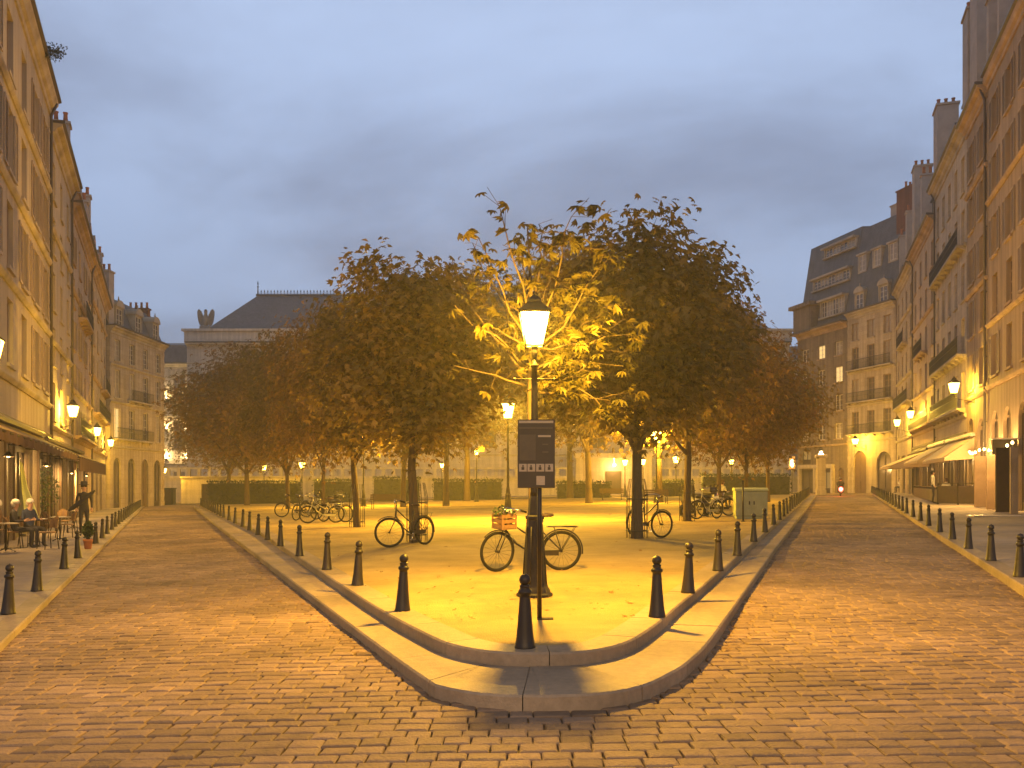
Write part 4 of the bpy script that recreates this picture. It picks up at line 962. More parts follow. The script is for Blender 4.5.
def tree_proto(seed, H, rc, zc0, leaves, size, leaflets, clumps, sparse=False, open_=0.0, tall=None):
    """H total height, rc crown radius, zc0 height where the crown starts"""
    rnd = random.Random(seed); tb = MB(); lb = MB()
    zt = zc0*.95; lean = Vector((rnd.gauss(0,.08), rnd.gauss(0,.08), 0)); r0 = .080 + H*.010
    if sparse: r0 = .075
    trunk = [Vector((0,0,-.15)), Vector((0,0,.05)), lean*.2+Vector((0,0,zt*.35)), lean*.6+Vector((0,0,zt*.7)), lean+Vector((0,0,zt))]
    tb.tube(trunk, [r0*1.5, r0*1.2, r0, r0*.92, r0*.9], 12)
    cz = (zc0+H)/2; rz = (H-zc0)/2; top = trunk[-1]
    lead = limb(tb, top, (lean.x*2+rnd.gauss(0,.2), lean.y*2+rnd.gauss(0,.2), cz+rz*.55), r0*.85, .03, rnd, 6, .04)
    lobes = [(Vector((rnd.gauss(0,.45), rnd.gauss(0,.45), rnd.gauss(.1,.5))), rnd.uniform(.35,.6)) for _ in range(7)]
    cents = []; tries = 0
    while len(cents) < clumps and tries < 9000:
        tries += 1
        v = Vector((rnd.gauss(0,1), rnd.gauss(0,1), rnd.gauss(0,1))).normalized()*rnd.uniform(.25,1)**.5
        # an uneven outline: radius swells and shrinks with direction
        sw = 1 + .20*math.sin(3*math.atan2(v.y,v.x)+seed) + .16*math.sin(5*v.z+2*math.atan2(v.y,v.x)+seed*2)
        c = Vector((v.x*rc*sw, v.y*rc*sw, cz + v.z*rz*(1 if v.z > 0 else .95)*min(sw,1.0)))
        if v.z < -.1: c.z += .12*rz*(1-(v.x**2+v.y**2))      # hollow underside
        if open_ and rnd.random() < open_*(.5+.5*math.sin(v.x*5+seed)*math.sin(v.z*4+v.y*3)): continue
        if all((c-q).length > rc*.20 for q in cents): cents.append(c)
    mains = []
    nm = 7 if not sparse else 6
    for k in range(nm):
        th = 2*PI*k/nm + rnd.uniform(-.3,.3); f = rnd.uniform(.45,.75)
        e = Vector((math.cos(th)*rc*f, math.sin(th)*rc*f, cz + rz*rnd.uniform(-.45,.5))); s = lead[rnd.choice((0,0,1,2))]
        pts = limb(tb, s, e, r0*.5, .022, rnd, 6, .10); mains += pts[2:]
    mains += lead[1:]
    per = leaves/len(cents)
    for c in cents:
        s = min(mains, key=lambda q: (q-c).length + max(0, q.z-c.z)*.6); limb(tb, s, c, .020 if not sparse else .013, .005, rnd, 4, .12, 0, 5)
        cr = rc*rnd.uniform(.13,.24) if not sparse else rc*rnd.uniform(.12,.2)
        ct = min(1, max(0, rnd.gauss(.45, .22)))
        for _ in range(max(3, int(per*rnd.uniform(.6,1.4)))):
            q = c + Vector((max(-1.9,min(1.9,rnd.gauss(0,1)))*cr, max(-1.9,min(1.9,rnd.gauss(0,1)))*cr, max(-1.5, min(1.3, rnd.gauss(0,.7)))*cr)); q.z = min(q.z, cz+rz*1.06)
            out = Vector((q.x, q.y, 0)); out = out.normalized() if out.length > .01 else Vector((1,0,0))
            up = (Vector((rnd.gauss(0,.45), rnd.gauss(0,.45), .9)) + out*.45).normalized()
            palm_leaf(lb, q, rnd, size*rnd.uniform(.7,1.25), leaflets, rnd.uniform(.3,1.0), ct, up)
            if sparse and rnd.random() < .5: tb.tube([c, q], .004, 3, cap=False)
    return tb.mesh('trunk', 'bark'), lb, dict(H=H, rc=rc, zc=zc0)
def make_proto(*a, leaf='leaf', **k):
    t, lb, d = tree_proto(*a, **k); d['trunk'] = t; d['crown'] = lb.mesh('crown', leaf, True)
    v = np.array(lb.v); d['H'] = float(np.percentile(v[:,2], 99.3)); d['rc'] = float(np.percentile(np.abs(v[:,0]), 98.5)); return d
PR = [make_proto(11, 8.0, 2.6, 2.1, 8500, .205, 5, 160, open_=.22), make_proto(23, 8.0, 2.6, 2.2, 8500, .205, 5, 160, open_=.32),
      make_proto(31, 10.0, 4.2, 2.1, 12500, .27, 3, 190, open_=.2, leaf='leaf_autumn'), make_proto(47, 10.0, 4.2, 2.1, 12500, .27, 3, 190, open_=.2)]
def tree(px, py, top, halfw, pr, rz, label, group='chestnut trees of the square'):
    p = G(px, py, H_PLAZA); d = p.y; Hh = EYE + (483-top)*d/F - p.z; w = halfw*d/F
    o = empty('chestnut_tree', p, rz, label, 'tree', group); q = PR[pr]; o.scale = (w/q['rc'], w/q['rc'], Hh/q['H'])
    link('trunk', q['trunk'], o); link('crown', q['crown'], o); return o
tree(415,542,264,88,0,.4,'chestnut tree in a guard with a bicycle behind it, nearest trunk left of the lamp')
tree(637,538,222,100,1,1.9,'tallest chestnut tree, guarded trunk right of the lamp with a bicycle against it')
tree(357,527,302,60,1,3.3,'chestnut tree in a metal guard just left of the nearest left tree')
tree(687,521,264,68,0,2.2,'chestnut tree right of the tallest one, trunk by the parked scooters')
tree(323,514,314,54,2,.2,'brownish chestnut tree standing in the left bicycle cluster')
tree(288,509,342,56,3,1.0,'chestnut tree left of the bicycle cluster, over the left kerb')
tree(247,505,350,66,2,2.4,'leftmost large chestnut crown, in front of the palace roof corner')
tree(228,501,372,56,3,4.0,'darkest low crown at the left edge of the trees, beside the floodlit wing')
tree(403,507,300,70,3,5.0,'slim trunk behind the nearest left tree')
tree(446,506,276,78,2,.9,'chestnut tree with a straight trunk left of the second lamp post')
tree(467,501,282,78,3,2.7,'thick trunk just left of the second lamp post')
tree(570,498,262,84,2,3.9,'trunk right of the sign, farther of two')
tree(589,503,256,84,3,1.5,'trunk right of the sign, nearer of two')
tree(719,509,306,64,2,4.4,'reddish chestnut crown on the right, above the pale green cabinet')
tree(746,506,334,60,2,.6,'rust brown chestnut crown near the right kerb')
tree(768,502,352,52,3,2.0,'last green crown on the right, beside the slate roofed building')
tree(660,502,290,75,3,.1,'chestnut trunk by the bench behind the right guarded tree')
# young sparse tree just behind the lamp post
p = G(531.5, 577, H_PLAZA); d = p.y; rnd = random.Random(90); tb = MB(); lb = MB(); zz = lambda y: EYE+(483-y)*d/F-p.z; xx = lambda x: (x-531.5)*d/F
o = empty('young_chestnut_tree', p, 0, 'young sparse chestnut tree with bright yellow leaves right behind the lamp post', 'tree')
tb.tube([(0,0,-.1),(0,0,.1),(.01,.03,1.2),(-.02,.05,zz(390)),(.02,.05,zz(330)),(-.02,.1,zz(270)),(-.06,.12,zz(225))], [.075,.062,.055,.045,.034,.022,.010], 10)
bx = [(525,385,455,368),(526,372,470,305),(527,350,492,330),(532,345,480,250),(532,320,500,222),(533,300,540,212),(531,340,568,232),(532,360,600,262),(530,372,610,300),(529,378,645,345),(529,385,622,322),(530,392,590,368),(528,388,632,392),(529,360,575,300),(530,330,556,262),
      (527,366,475,335),(531,350,600,345),(531,368,600,410),(532,312,522,232),(531,330,470,228)]
for i, (x0,y0,x1,y1) in enumerate(bx):
    s = Vector((xx(x0), .05, zz(y0))); dy = rnd.uniform(-.9,.9) if i > 2 else rnd.uniform(-.4,.2); e = Vector((xx(x1), dy, zz(y1)))
    pts = limb(tb, s, e, .022, .006, rnd, 6, .10, 0, 6)
    right = x1 > 560; up_ = y1 < 270
    for j in range(2, 7):
        for q in range(3 if right else (2 if up_ else 1)):
            b_ = pts[j] + Vector((rnd.gauss(0,.16), rnd.gauss(0,.22), rnd.gauss(.02,.12))); tb.tube([pts[j], b_], .004, 3, cap=False)
            for _ in range(3 if right else 2):
                c = b_ + Vector((rnd.gauss(0,.09), rnd.gauss(0,.12), rnd.gauss(0,.07))); up = Vector((rnd.gauss(0,.5), rnd.gauss(0,.5), 1)).normalized()
                if c.z > zz(206): continue
                palm_leaf(lb, c, rnd, rnd.uniform(.12,.19), 5, rnd.uniform(.6,1.7), .65, up)
tb.build('trunk', 'bark', o); lb.build('crown', 'leaf_darkened', o, tint=True)
# tree guards
def guard(px, py, label, r=.26, h=1.45):
    o = empty('tree_guard', at(px,py,H_PLAZA), 0, label, 'tree guard', 'metal guards round the trunks'); b = MB()
    for k in range(10): th = 2*PI*k/10; b.tube([(r*math.cos(th),r*math.sin(th),0),(r*math.cos(th),r*math.sin(th),h*.75),(r*.72*math.cos(th),r*.72*math.sin(th),h)], .008, 5)
    b.build('upright_bars', 'iron_rail', o)
    for z in (.18, h*.66):
        b = MB(); b.torus((0,0,z), r+.01, .011, 'z', 24, 5); b.build('hoop', 'iron_rail', o)
guard(417,542,'round metal guard of the nearest left tree'); guard(637,538,'round metal guard of the nearest right tree'); guard(357,527,'round metal guard of the second left tree'); guard(687,521,'round metal guard of the right tree by the scooters')
guard(446,506,'small far metal guard round the straight trunk left of the second lamp', .22); guard(589,503,'small far metal guard round the nearer trunk right of the sign', .22)

# ------------------------------------------------------------------ hedges and plants
def leaf_cloud(b, rnd, box, n, size):
    x0,x1,y0,y1,z0,z1 = box
    for _ in range(n):
        f = rnd.random(); c = Vector((rnd.uniform(x0,x1), rnd.uniform(y0,y1), rnd.uniform(z0,z1)))
        if f < .4: c.y = y0 + abs(rnd.gauss(0,.08))
        elif f < .7: c.z = z1 + rnd.gauss(0,.07)
        a = Vector((rnd.gauss(0,1),rnd.gauss(0,1),rnd.gauss(0,1))).normalized()*size*rnd.uniform(.6,1.3); e = a.cross(Vector((rnd.gauss(0,1),rnd.gauss(0,1),rnd.gauss(0,1)))).normalized()*size*.5
        b.add([c-a,c+e,c+a,c-e], [(0,1,2,3)], 1, False, rnd.random())
def hedge(px0, px1, d, z1, label, seed):
    x0, x1 = (px0-512)*d/F, (px1-512)*d/F; b = MB(); zb = gz((x0+x1)/2); rnd = random.Random(seed)
    b.box(x0+.15,x1-.15,d+.2,d+1.0,zb,z1-.15); leaf_cloud(b, rnd, (x0,x1,d,d+1.2,zb+.05,z1), int((x1-x0)*260), .10)
    tag(b.build('hedge', ['cabinet_dark','hedge_leaf'], tint=True), label, 'hedge', 'dark hedges behind the square')
hedge(206,300,80,1.75,'dark clipped hedge at far left beyond the square',1); hedge(312,352,82,1.9,'short dark hedge behind the left bicycle cluster',2); hedge(372,420,82,2.1,'dark hedge behind the left guarded tree',3)
hedge(432,503,83,1.9,'dark hedge behind the second lamp post',4); hedge(556,612,83,1.7,'dark hedge between the sign and the right guarded tree',5); hedge(655,695,82,1.8,'short dark hedge beyond the bench',6); hedge(702,792,80,2.35,'dark hedge at far right beyond the square',7)
# shrub growing on the near left gutter
yy = 37.6*S; q = Vector((LF(yy)+.35, yy, EYE+(483-62)*yy/F)); b = MB(); rnd = random.Random(2)
o = empty('roof_shrub', q, 0, 'small shrub growing over the gutter high on the nearest left house', 'plant')
b.tube([(-.3,0,0),(.1,.05,.5),(.5,.0,.75)], [.03,.02,.012], 6); b.build('stem', 'bark', o); b = MB()
for _ in range(420):
    c = Vector((.55+rnd.gauss(0,.38), rnd.gauss(0,.3), .72+rnd.gauss(0,.22))); a = Vector((rnd.gauss(0,1),rnd.gauss(0,1),rnd.gauss(0,1))).normalized()*.10; e = a.cross(Vector((rnd.gauss(0,1),rnd.gauss(0,1),1))).normalized()*.04
    b.add([c-a,c+e,c+a,c-e], [(0,1,2,3)], 0, False, rnd.random()*.5)
b.build('foliage', 'hedge_leaf', o, tint=True); o.scale = (.55,.55,.55)
def potted(label, loc, rz, h, w, pot='pot', leaf='plant_leaf', seed=1, potr=.22, poth=.4, group=None):
    o = empty('potted_plant', loc, 0, label, 'potted plant', group); rnd = random.Random(seed)
    b = MB(); b.lathe([(potr*.7,0),(potr*.78,.02),(potr,poth-.06),(potr*1.1,poth-.055),(potr*1.1,poth),(potr*.95,poth),(potr*.9,poth-.05),(.01,poth-.05)], 18); b.build('pot', pot, o)
    b = MB(); 
    for k in range(5): b.tube([(0,0,poth-.06),(rnd.gauss(0,w*.25),rnd.gauss(0,w*.25),poth+h*rnd.uniform(.4,.7))], [.018,.008], 5)
    b.build('stem', 'bark', o); b = MB()
    for _ in range(650):
        v = Vector((rnd.gauss(0,1),rnd.gauss(0,1),rnd.gauss(0,1))).normalized()*rnd.random()**.4
        c = Vector((v.x*w*.5, v.y*w*.5, poth + h*.55 + v.z*h*.48)); a = Vector((rnd.gauss(0,1),rnd.gauss(0,1),rnd.gauss(0,1))).normalized()*rnd.uniform(.05,.1); e = a.cross(Vector((rnd.gauss(0,1),rnd.gauss(0,1),1))).normalized()*.03
        b.add([c-a,c+e,c+a,c-e], [(0,1,2,3)], 0, False, rnd.random())
    b.build('foliage', leaf, o, tint=True)
potted('small plant in a red terracotta pot on the left kerb between bollards', at(88,549,H_LEFT), 0, .42, .24, seed=3, potr=.11, poth=.26)
potted('bushy shrub in a tub under the left cafe awning', at(40,531,H_LEFT), 0, 1.9, 1.5, 'wood_dark', seed=5, potr=.32, poth=.6)
# ------------------------------------------------------------------ people
def skin_body(name, J, E, mats, parent, nose):
    """one continuous body grown over a jointed skeleton; every face takes the material of its nearest bone"""
    keys = list(J); me = bpy.data.meshes.new('tmp'); me.from_pydata([J[k][0] for k in keys], [(keys.index(a), keys.index(b_)) for a, b_, _ in E], [])
    ob = bpy.data.objects.new('tmp', me); COL.objects.link(ob); ob.modifiers.new('s', 'SKIN')
    sv = me.skin_vertices[0].data
    for i, k in enumerate(keys):
        r = J[k][1]; sv[i].radius = r if isinstance(r, tuple) else (r, r); sv[i].use_root = (i == 0)
    ob.modifiers.new('u', 'SUBSURF').levels = 1; ob.modifiers['u'].render_levels = 1
    dg = bpy.context.evaluated_depsgraph_get(); ev = ob.evaluated_get(dg); m2 = bpy.data.meshes.new_from_object(ev)
    b = MB()
    def near(c):
        best = (9e9, 0)
        for a, e, mi in E:
            p, q = Vector(J[a][0]), Vector(J[e][0]); d = q-p; t = max(0, min(1, (c-p).dot(d)/max(d.length_squared,1e-9))); dd = (p+d*t-c).length
            if dd < best[0]: best = (dd, mi)
        return best[1]
    b.v = [tuple(v.co) for v in m2.vertices]
    for pl in m2.polygons: b.f.append(tuple(pl.vertices)); b.m.append(near(pl.center)); b.s.append(True); b.t.append(1)
    # fingers, nose, ears and eyes join the same mesh
    for s in 'LR':
        w, h = Vector(J['wr'+s][0]), Vector(J['ha'+s][0]); d = (h-w).normalized(); sd = d.cross(Vector((0,-1,.2))).normalized()*(1 if s == 'L' else -1); nn = d.cross(sd)
        for k, L in enumerate((.062,.072,.068,.052)):
            p = h + sd*(.024-.016*k); b.tube([p-d*.01, p+d*L*.6, p+d*L*.95+nn*.012], [.010,.009,.006], 6, 0)
        b.tube([w+d*.035+sd*.02, w+d*.065+sd*.05, w+d*.10+sd*.055], [.012,.010,.007], 6, 0)
    hd = Vector(J['head'][0]); fw = (Vector(nose)-hd).normalized(); up = Vector((0,0,1)); rt = fw.cross(up).normalized()
    b.tube([hd+fw*.085+up*.02, hd+fw*.118-up*.015, hd+fw*.09-up*.022], [.008,.014,.006], 6, 0)
    for s in (-1,1):
        b.ball(tuple(hd+fw*.086+rt*.032*s+up*.025), .011, 3, 8); b.ball(tuple(hd+rt*.083*s), .022, 0, 8, sz=1.4, sx=.5)
    b.tube([hd+fw*.092-up*.05-rt*.022, hd+fw*.098-up*.052, hd+fw*.092-up*.05+rt*.022], [.004,.007,.004], 5, 4)
    bpy.data.objects.remove(ob); bpy.data.meshes.remove(me); bpy.data.meshes.remove(m2)
    return b.build(name, mats, parent)
M['eye'] = mat('eye_dark', (.02,.015,.012), None, 5, .3); M['lip'] = mat('lip', (.32,.13,.11), None, 5, .5)
def person(label, loc, rz, pose='sit', top='cloth_dark', legs='cloth_dark', hair='hair_dark', hat=False, zoff=0.0, bag=None, group=None):
    o = empty('person', (loc[0], loc[1], loc[2]+zoff), rz, label, 'person', group)
    J = {}
    def j(k, p, r): J[k] = (p, r)
    if pose in ('stand', 'walk'):
        j('pel',(0,0,.96),(.15,.105)); j('waist',(0,0,1.12),(.135,.095)); j('chest',(0,.01,1.34),(.165,.11)); j('neck',(0,.01,1.50),.052); j('jaw',(0,-.015,1.58),.07); j('head',(0,-.01,1.655),.088); j('crn',(0,0,1.72),.066)
        st = .16 if pose == 'walk' else 0
        for s, k in ((1,'L'),(-1,'R')):
            f = st*s
            j('sh'+k,(s*.175,.015,1.43),.058); j('el'+k,(s*.235,.05+f*.5,1.16),.042); j('wr'+k,(s*.235,-.06+f,.95),.030); j('ha'+k,(s*.235,-.085+f,.875),.034)
            j('hi'+k,(s*.09,0,.90),.088); j('kn'+k,(s*.10,-.03-f*.6,.50),.056); j('an'+k,(s*.10,.02-f*1.0,.09),.042); j('to'+k,(s*.12,-.14-f*1.0,.035),.034)
    else:
        ride = pose == 'ride'; ly = .0
        j('pel',(0,0,.56),(.16,.12)); j('waist',(0,.02,.72),(.14,.10)); j('chest',(0,.0 if ride else .03,.95),(.17,.115)); j('neck',(0,-.02,1.10),.052); j('jaw',(0,-.055,1.18),.07); j('head',(0,-.05,1.255),.088); j('crn',(0,-.04,1.32),.066)
        for s, k in ((1,'L'),(-1,'R')):
            j('sh'+k,(s*.175,.01,1.03),.058)
            if ride: j('el'+k,(s*.30,-.18,.86),.042); j('wr'+k,(s*.30,-.42,.84),.030); j('ha'+k,(s*.29,-.49,.84),.034)
            else: j('el'+k,(s*.24,-.04,.78),.042); j('wr'+k,(s*.16,-.27,.79),.030); j('ha'+k,(s*.13,-.345,.80),.034)
            j('hi'+k,(s*.10,-.05,.54),.09); j('kn'+k,(s*.12,-.44,.54),.058); j('an'+k,(s*.11,-.42,.10),.042); j('to'+k,(s*.12,-.57,.04),.034)
    E = [('pel','waist',1),('waist','chest',1),('chest','neck',1),('neck','jaw',0),('jaw','head',0),('head','crn',0)]
    for k in 'LR': E += [('chest','sh'+k,1),('sh'+k,'el'+k,1),('el'+k,'wr'+k,1),('wr'+k,'ha'+k,0),('pel','hi'+k,2),('hi'+k,'kn'+k,2),('kn'+k,'an'+k,2),('an'+k,'to'+k,5)]
    hd = Vector(J['head'][0]); skin_body('body', J, E, ['skin', top, legs, 'eye', 'lip', 'iron'], o, hd + Vector((0,-1,0)))   # the face looks along local -y
    c = hd + Vector((0,.012,.03)); b = MB()
    if hair == 'helmet': b.lathe([(.10,-.08),(.135,-.03),(.14,.04),(.11,.11),(.05,.145),(.003,.15)], 16, tuple(c)); b.build('helmet', 'scooter_dark', o)
    else:
        b.lathe([(.092,-.03),(.104,.0),(.10,.045),(.075,.085),(.035,.105),(.003,.11)], 14, tuple(c)); b.lathe([(.06,-.11),(.085,-.06),(.09,0),(.07,.05)], 12, tuple(c+Vector((0,.035,-.01)))); b.build('hair', hair, o)
    if hat: b = MB(); b.lathe([(.17,0),(.172,.012),(.11,.02),(.108,.10),(.085,.125),(.003,.13)], 18, tuple(c+Vector((0,0,.045)))); b.build('hat', 'cloth_dark', o)
    return o
# ------------------------------------------------------------------ cafe furniture
def make_chair():
    o = empty('bistro_chair', (0,0,0), 0, '-', 'chair', 'cafe chairs')
    b = MB(); b.lathe([(.02,.425),(.20,.43),(.215,.445),(.205,.462),(.02,.468)], 16); b.build('seat', 'wicker', o)
    b = MB(); n = 9; vs = []
    for k in range(n):
        th = PI*.18 + PI*.64*k/(n-1); r = .205
        for z in (.56, .88 - .10*abs(k-(n-1)/2)/((n-1)/2)): vs.append((r*math.cos(th), r*math.sin(th)+.02+(z-.5)*.12, z)); 
    b.add(vs, [(2*k,2*k+2,2*k+3,2*k+1) for k in range(n-1)]); v2 = [(x*.94, y-.014, z) for x,y,z in vs]; b.add(v2, [(2*k+1,2*k+3,2*k+2,2*k) for k in range(n-1)])
    b.build('backrest', 'wicker', o)
    for sx, sy in ((-1,-1),(1,-1),(-1,1),(1,1)):
        b = MB(); pts = [(sx*.20, sy*.19, 0), (sx*.16, sy*.15, .44)]
        if sy > 0: pts.append((sx*.18, .20, .60)); pts.append((sx*.17,.24,.80))
        b.tube(pts, .013, 6); b.build('leg', 'wood_dark', o)
    return o
def make_table():
    o = empty('bistro_table', (0,0,0), 0, '-', 'table', 'cafe tables')
    b = MB(); b.lathe([(.02,.715),(.30,.718),(.31,.73),(.30,.742),(.02,.744)], 20); b.build('tabletop', 'sign_pale', o)
    b = MB(); b.lathe([(.028,.05),(.022,.2),(.022,.70),(.09,.714)], 10); b.build('pedestal', 'iron', o)
    for k in range(3):
        th = 2*PI*k/3; b = MB(); b.tube([(0,0,.09),(.12*math.cos(th),.12*math.sin(th),.07),(.25*math.cos(th),.25*math.sin(th),.012)], [.018,.015,.012], 6); b.build('foot', 'iron', o)
    return o
CH, TB = make_chair(), make_table(); used = [0, 0]
def chair(px, py, h, rz, label):
    c = CH if not used[0] else copy_tree(CH); used[0] = 1; c.location = at(px,py,h); c.rotation_euler.z = rz; c['label'] = label; return c
def table(px, py, h, label):
    c = TB if not used[1] else copy_tree(TB); used[1] = 1; c.location = at(px,py,h); c['label'] = label; return c
def chair_at(v, rz, label):
    c = CH if not used[0] else copy_tree(CH); used[0] = 1; c.location = v; c.rotation_euler.z = rz; c['label'] = label; return c
def seated(px, py, h, rz, clabel, plabel, **k):
    v = at(px, py, h); chair_at(v, rz, clabel); person(plabel, v, rz, 'sit', zoff=-.045, **k)
# left terrace
table(6,552,H_LEFT,'pale round cafe table at the left picture edge'); table(60,541,H_LEFT,'pale round cafe table left of the standing person'); table(36,544,H_LEFT,'pale round cafe table beside the seated white-haired guests'); table(74,529,H_LEFT,'far round cafe table under the dark awning')
seated(14,548,H_LEFT,1.9,'wicker chair of the white-haired guest nearest the left edge','guest with white hair in dark clothes seated nearest the left edge', hair='hair_white')
seated(29,546,H_LEFT,1.2,'wicker chair of the second white-haired guest','guest with white hair and dark jacket seated right of the other', hair='hair_white', top='cloth_blue')
seated(-1,545,H_LEFT,-1.2,'wicker chair cut by the left picture edge','pale-haired guest cut off by the left picture edge', hair='hair_white', top='cloth_brown')
for i, (px, py, rz, lab) in enumerate(((48,549,-.6,'empty wicker chair nearest the kerb with slim legs'),(52,538,2.4,'empty wicker chair between two pale tables'),(68,538,-.9,'empty wicker chair just left of the standing person'),(62,533,.4,'empty wicker chair behind the middle table'),(71,532,1.8,'empty wicker chair by the far table'),(80,527,-.4,'farthest empty wicker chair under the dark awning'))): chair(px, py, H_LEFT, rz, lab)
person('standing person in dark clothes and a dark hat on the left pavement', at(84,536,H_LEFT), .5, 'stand', hat=True)
v = at(84,536,H_LEFT); b = MB(); b.tube([(-.42,-.22,.86),(-.30,-.21,.95),(.0,-.19,1.16),(.34,-.16,1.46),(.44,-.15,1.54)], [.03,.075,.085,.06,.025], 10)
o = b.build('carried_bag', 'cloth_dark', None, v, .5); tag(o, 'long dark bag slanting across the standing person on the left pavement', 'bag')
# folded parasol
p = G(19,536,H_LEFT); o = empty('parasol', p, 0, 'closed pale green parasol on the left cafe terrace', 'parasol'); zt = EYE+(483-459)*p.y/F-p.z
b = MB(); b.lathe([(.24,0),(.24,.05),(.06,.08),(.05,.16)], 18); b.build('base', 'iron', o); b = MB(); b.tube([(0,0,.1),(0,0,zt)], .024, 8); b.build('pole', 'white_paint', o)
b = MB(); n = 24; prof = [(.52,.62),(.47,.85),(.36,1.25),(.23,1.68),(.10,zt-.2),(.03,zt-.02)]; vs = []
for i,(r,z) in enumerate(prof):
    for k in range(n): th = 2*PI*k/n; rr = r*(1 + (.22 if k%3 == 0 else -.12)); vs.append((rr*math.cos(th), rr*math.sin(th), z + (.08 if i == 0 and k%3 else 0)))
b.add(vs, [(i*n+k,i*n+(k+1)%n,(i+1)*n+(k+1)%n,(i+1)*n+k) for i in range(len(prof)-1) for k in range(n)]); b.build('canopy', 'canvas_green', o)
b = MB(); b.ball((0,0,zt+.02), .04); b.build('finial', 'white_paint', o)
# awnings: along x of the facade, sloping out over the pavement
def awning(y0, y1, side, out, zb, zf, val, label, m, gap=.0, arms=3):
    fx = LF if side < 0 else RF
    a, c = ((fx(y0), y0), (fx(y1), y1)) if side < 0 else ((fx(y1), y1), (fx(y0), y0))
    L = math.hypot(c[0]-a[0], c[1]-a[1]); rz = math.atan2(c[1]-a[1], c[0]-a[0]); o = empty('awning', (a[0], a[1], 0), rz, label, 'awning')
    b = MB(); n = 14
    for k in range(n):
        u0, u1 = L*k/n, L*(k+1)/n; s = -.06
        sg = lambda u: -.03*math.sin(PI*u/L*arms)**2
        vs = [(u0,-.02,zb),(u1,-.02,zb),(u1,-out,zf+sg(u1)),(u0,-out,zf+sg(u0))]; b.add(vs + [(x,y,z-.02) for x,y,z in vs], [(3,2,1,0),(4,5,6,7),(0,1,5,4)], 0)
    b.build('canopy', m, o)
    b = MB(); n = int(L/.28); vs = []; 
    for k in range(n+1):
        u = L*k/n; w = .02*math.sin(k*1.7); vs += [(u,-out-.005+w,zf-.0),(u,-out+w*1.6,zf-val+(.05 if k%2 else 0))]
    b.add(vs, [(2*k,2*k+2,2*k+3,2*k+1) for k in range(n)]); v2 = [(x,y+.012,z) for x,y,z in vs]; b.add(v2, [(2*k+1,2*k+3,2*k+2,2*k) for k in range(n)]); b.build('valance', m, o)
    b = MB()
    for k in range(arms+1):
        u = .1 + (L-.2)*k/arms; b.tube([(u,-.03,zb-.55),(u,-out*.55,(zb+zf)/2-.3),(u,-out+.03,zf-.05)], .022, 6)
    b.tube([(0,-out+.02,zf-.04),(L,-out+.02,zf-.04)], .03, 8); b.build('folding_arms', 'white_paint' if 'cream' in label else 'iron', o)
    if side > 0:
        for u in (.004, L-.024):
            b = MB(); b.extrude([(-.03,zb-.03),(-out+.02,zf-.02),(-out+.02,zf-val*.8),(-.03,zf-.1)], u, u+.02); b.build('side_flap', m, o)
    b = MB(); b.box(0, L, -.24, -.003, zb+.01, zb+.2, bev=.03); b.build('roller_box', 'wood_dark' if 'cream' not in label else 'white_paint', o)
    return o
awning(19*S, 38.5*S, -1, 1.35, 3.35, 2.75, .28, 'long dark brown awning over the nearest left cafe', 'awning_dark', arms=5)
awning(39.5*S, 58*S, -1, 1.35, 3.25, 2.70, .62, 'second dark brown awning with a deep valance, farther down the left pavement', 'awning_dark', arms=4)
awning(51.0*S, 60*S, 1, 1.45, 4.0, 2.95, .22, 'large cream awning over the right cafe terrace, nearest of the pale ones', 'awning_cream')
awning(60.6*S, 68.5*S, 1, 1.7, 4.0, 3.0, .2, 'cream awning in the middle of the right terrace', 'awning_cream')
awning(69.2*S, 79*S, 1, 2.5, 3.9, 2.85, .2, 'far pale awning with a pointed tip on the right', 'awning_cream')
# right terrace
def barrier(a, c, z, label):
    a, c = Vector(a), Vector(c); L = (c-a).length; o = empty('terrace_screen', a, math.atan2((c-a).y, (c-a).x), label, 'screen', 'terrace screens'); n = max(2, round(L/1.1))
    for k in range(n):
        b = MB(); b.box(L*k/n+.03, L*(k+1)/n-.03, -.03, .03, .06, z, bev=.008); b.box(L*k/n+.12, L*(k+1)/n-.12, -.036, .036, .16, z-.1); b.build('panel', 'wood_dark', o)
    for k in range(n+1): b = MB(); b.box(L*k/n-.025, L*k/n+.025, -.04, .04, 0, z+.12); b.build('post', 'iron', o)
    b = MB(); b.box(-.02, L+.02, -.05, .05, z+.122, z+.16); b.build('rail', 'iron', o)
barrier(at(938,504.2,H_RIGHT), at(979,505,H_RIGHT), .95, 'dark panelled screen closing the near end of the right cafe terrace')
barrier(at(938,503.9,H_RIGHT), at(914,495.5,H_RIGHT), .75, 'dark panelled screen along the kerb side of the right cafe terrace')
for px, py, lab in ((952,500,'round cafe table just behind the near screen'),(944,497,'round cafe table under the nearest cream awning, kerb side'),(930,494,'round cafe table in the middle of the right terrace'),(905,491,'round cafe table under the far pale awning')): table(px,py,H_RIGHT,lab)
seated(946,500.5,H_RIGHT,2.6,'wicker chair of the guest right of the waiter','guest in white top seated behind the near terrace screen', top='cloth_white', hair='hair_brown')
seated(960,500.5,H_RIGHT,-.7,'wicker chair nearest the house wall on the right terrace','guest in brown seated near the house wall on the right', top='cloth_brown', hair='hair_brown')
seated(926,495,H_RIGHT,1.6,'wicker chair in the middle of the right terrace','guest in grey seated in the middle of the right terrace', top='cloth_grey', hair='hair_dark')
seated(900,492.5,H_RIGHT,-1.4,'wicker chair under the far pale awning','guest in a white shirt seated under the far pale awning', top='cloth_white', hair='hair_brown')
seated(910,492.5,H_RIGHT,1.5,'wicker chair under the far awning, nearer the wall','guest in dark clothes facing the white-shirted guest under the far awning', hair='hair_dark')
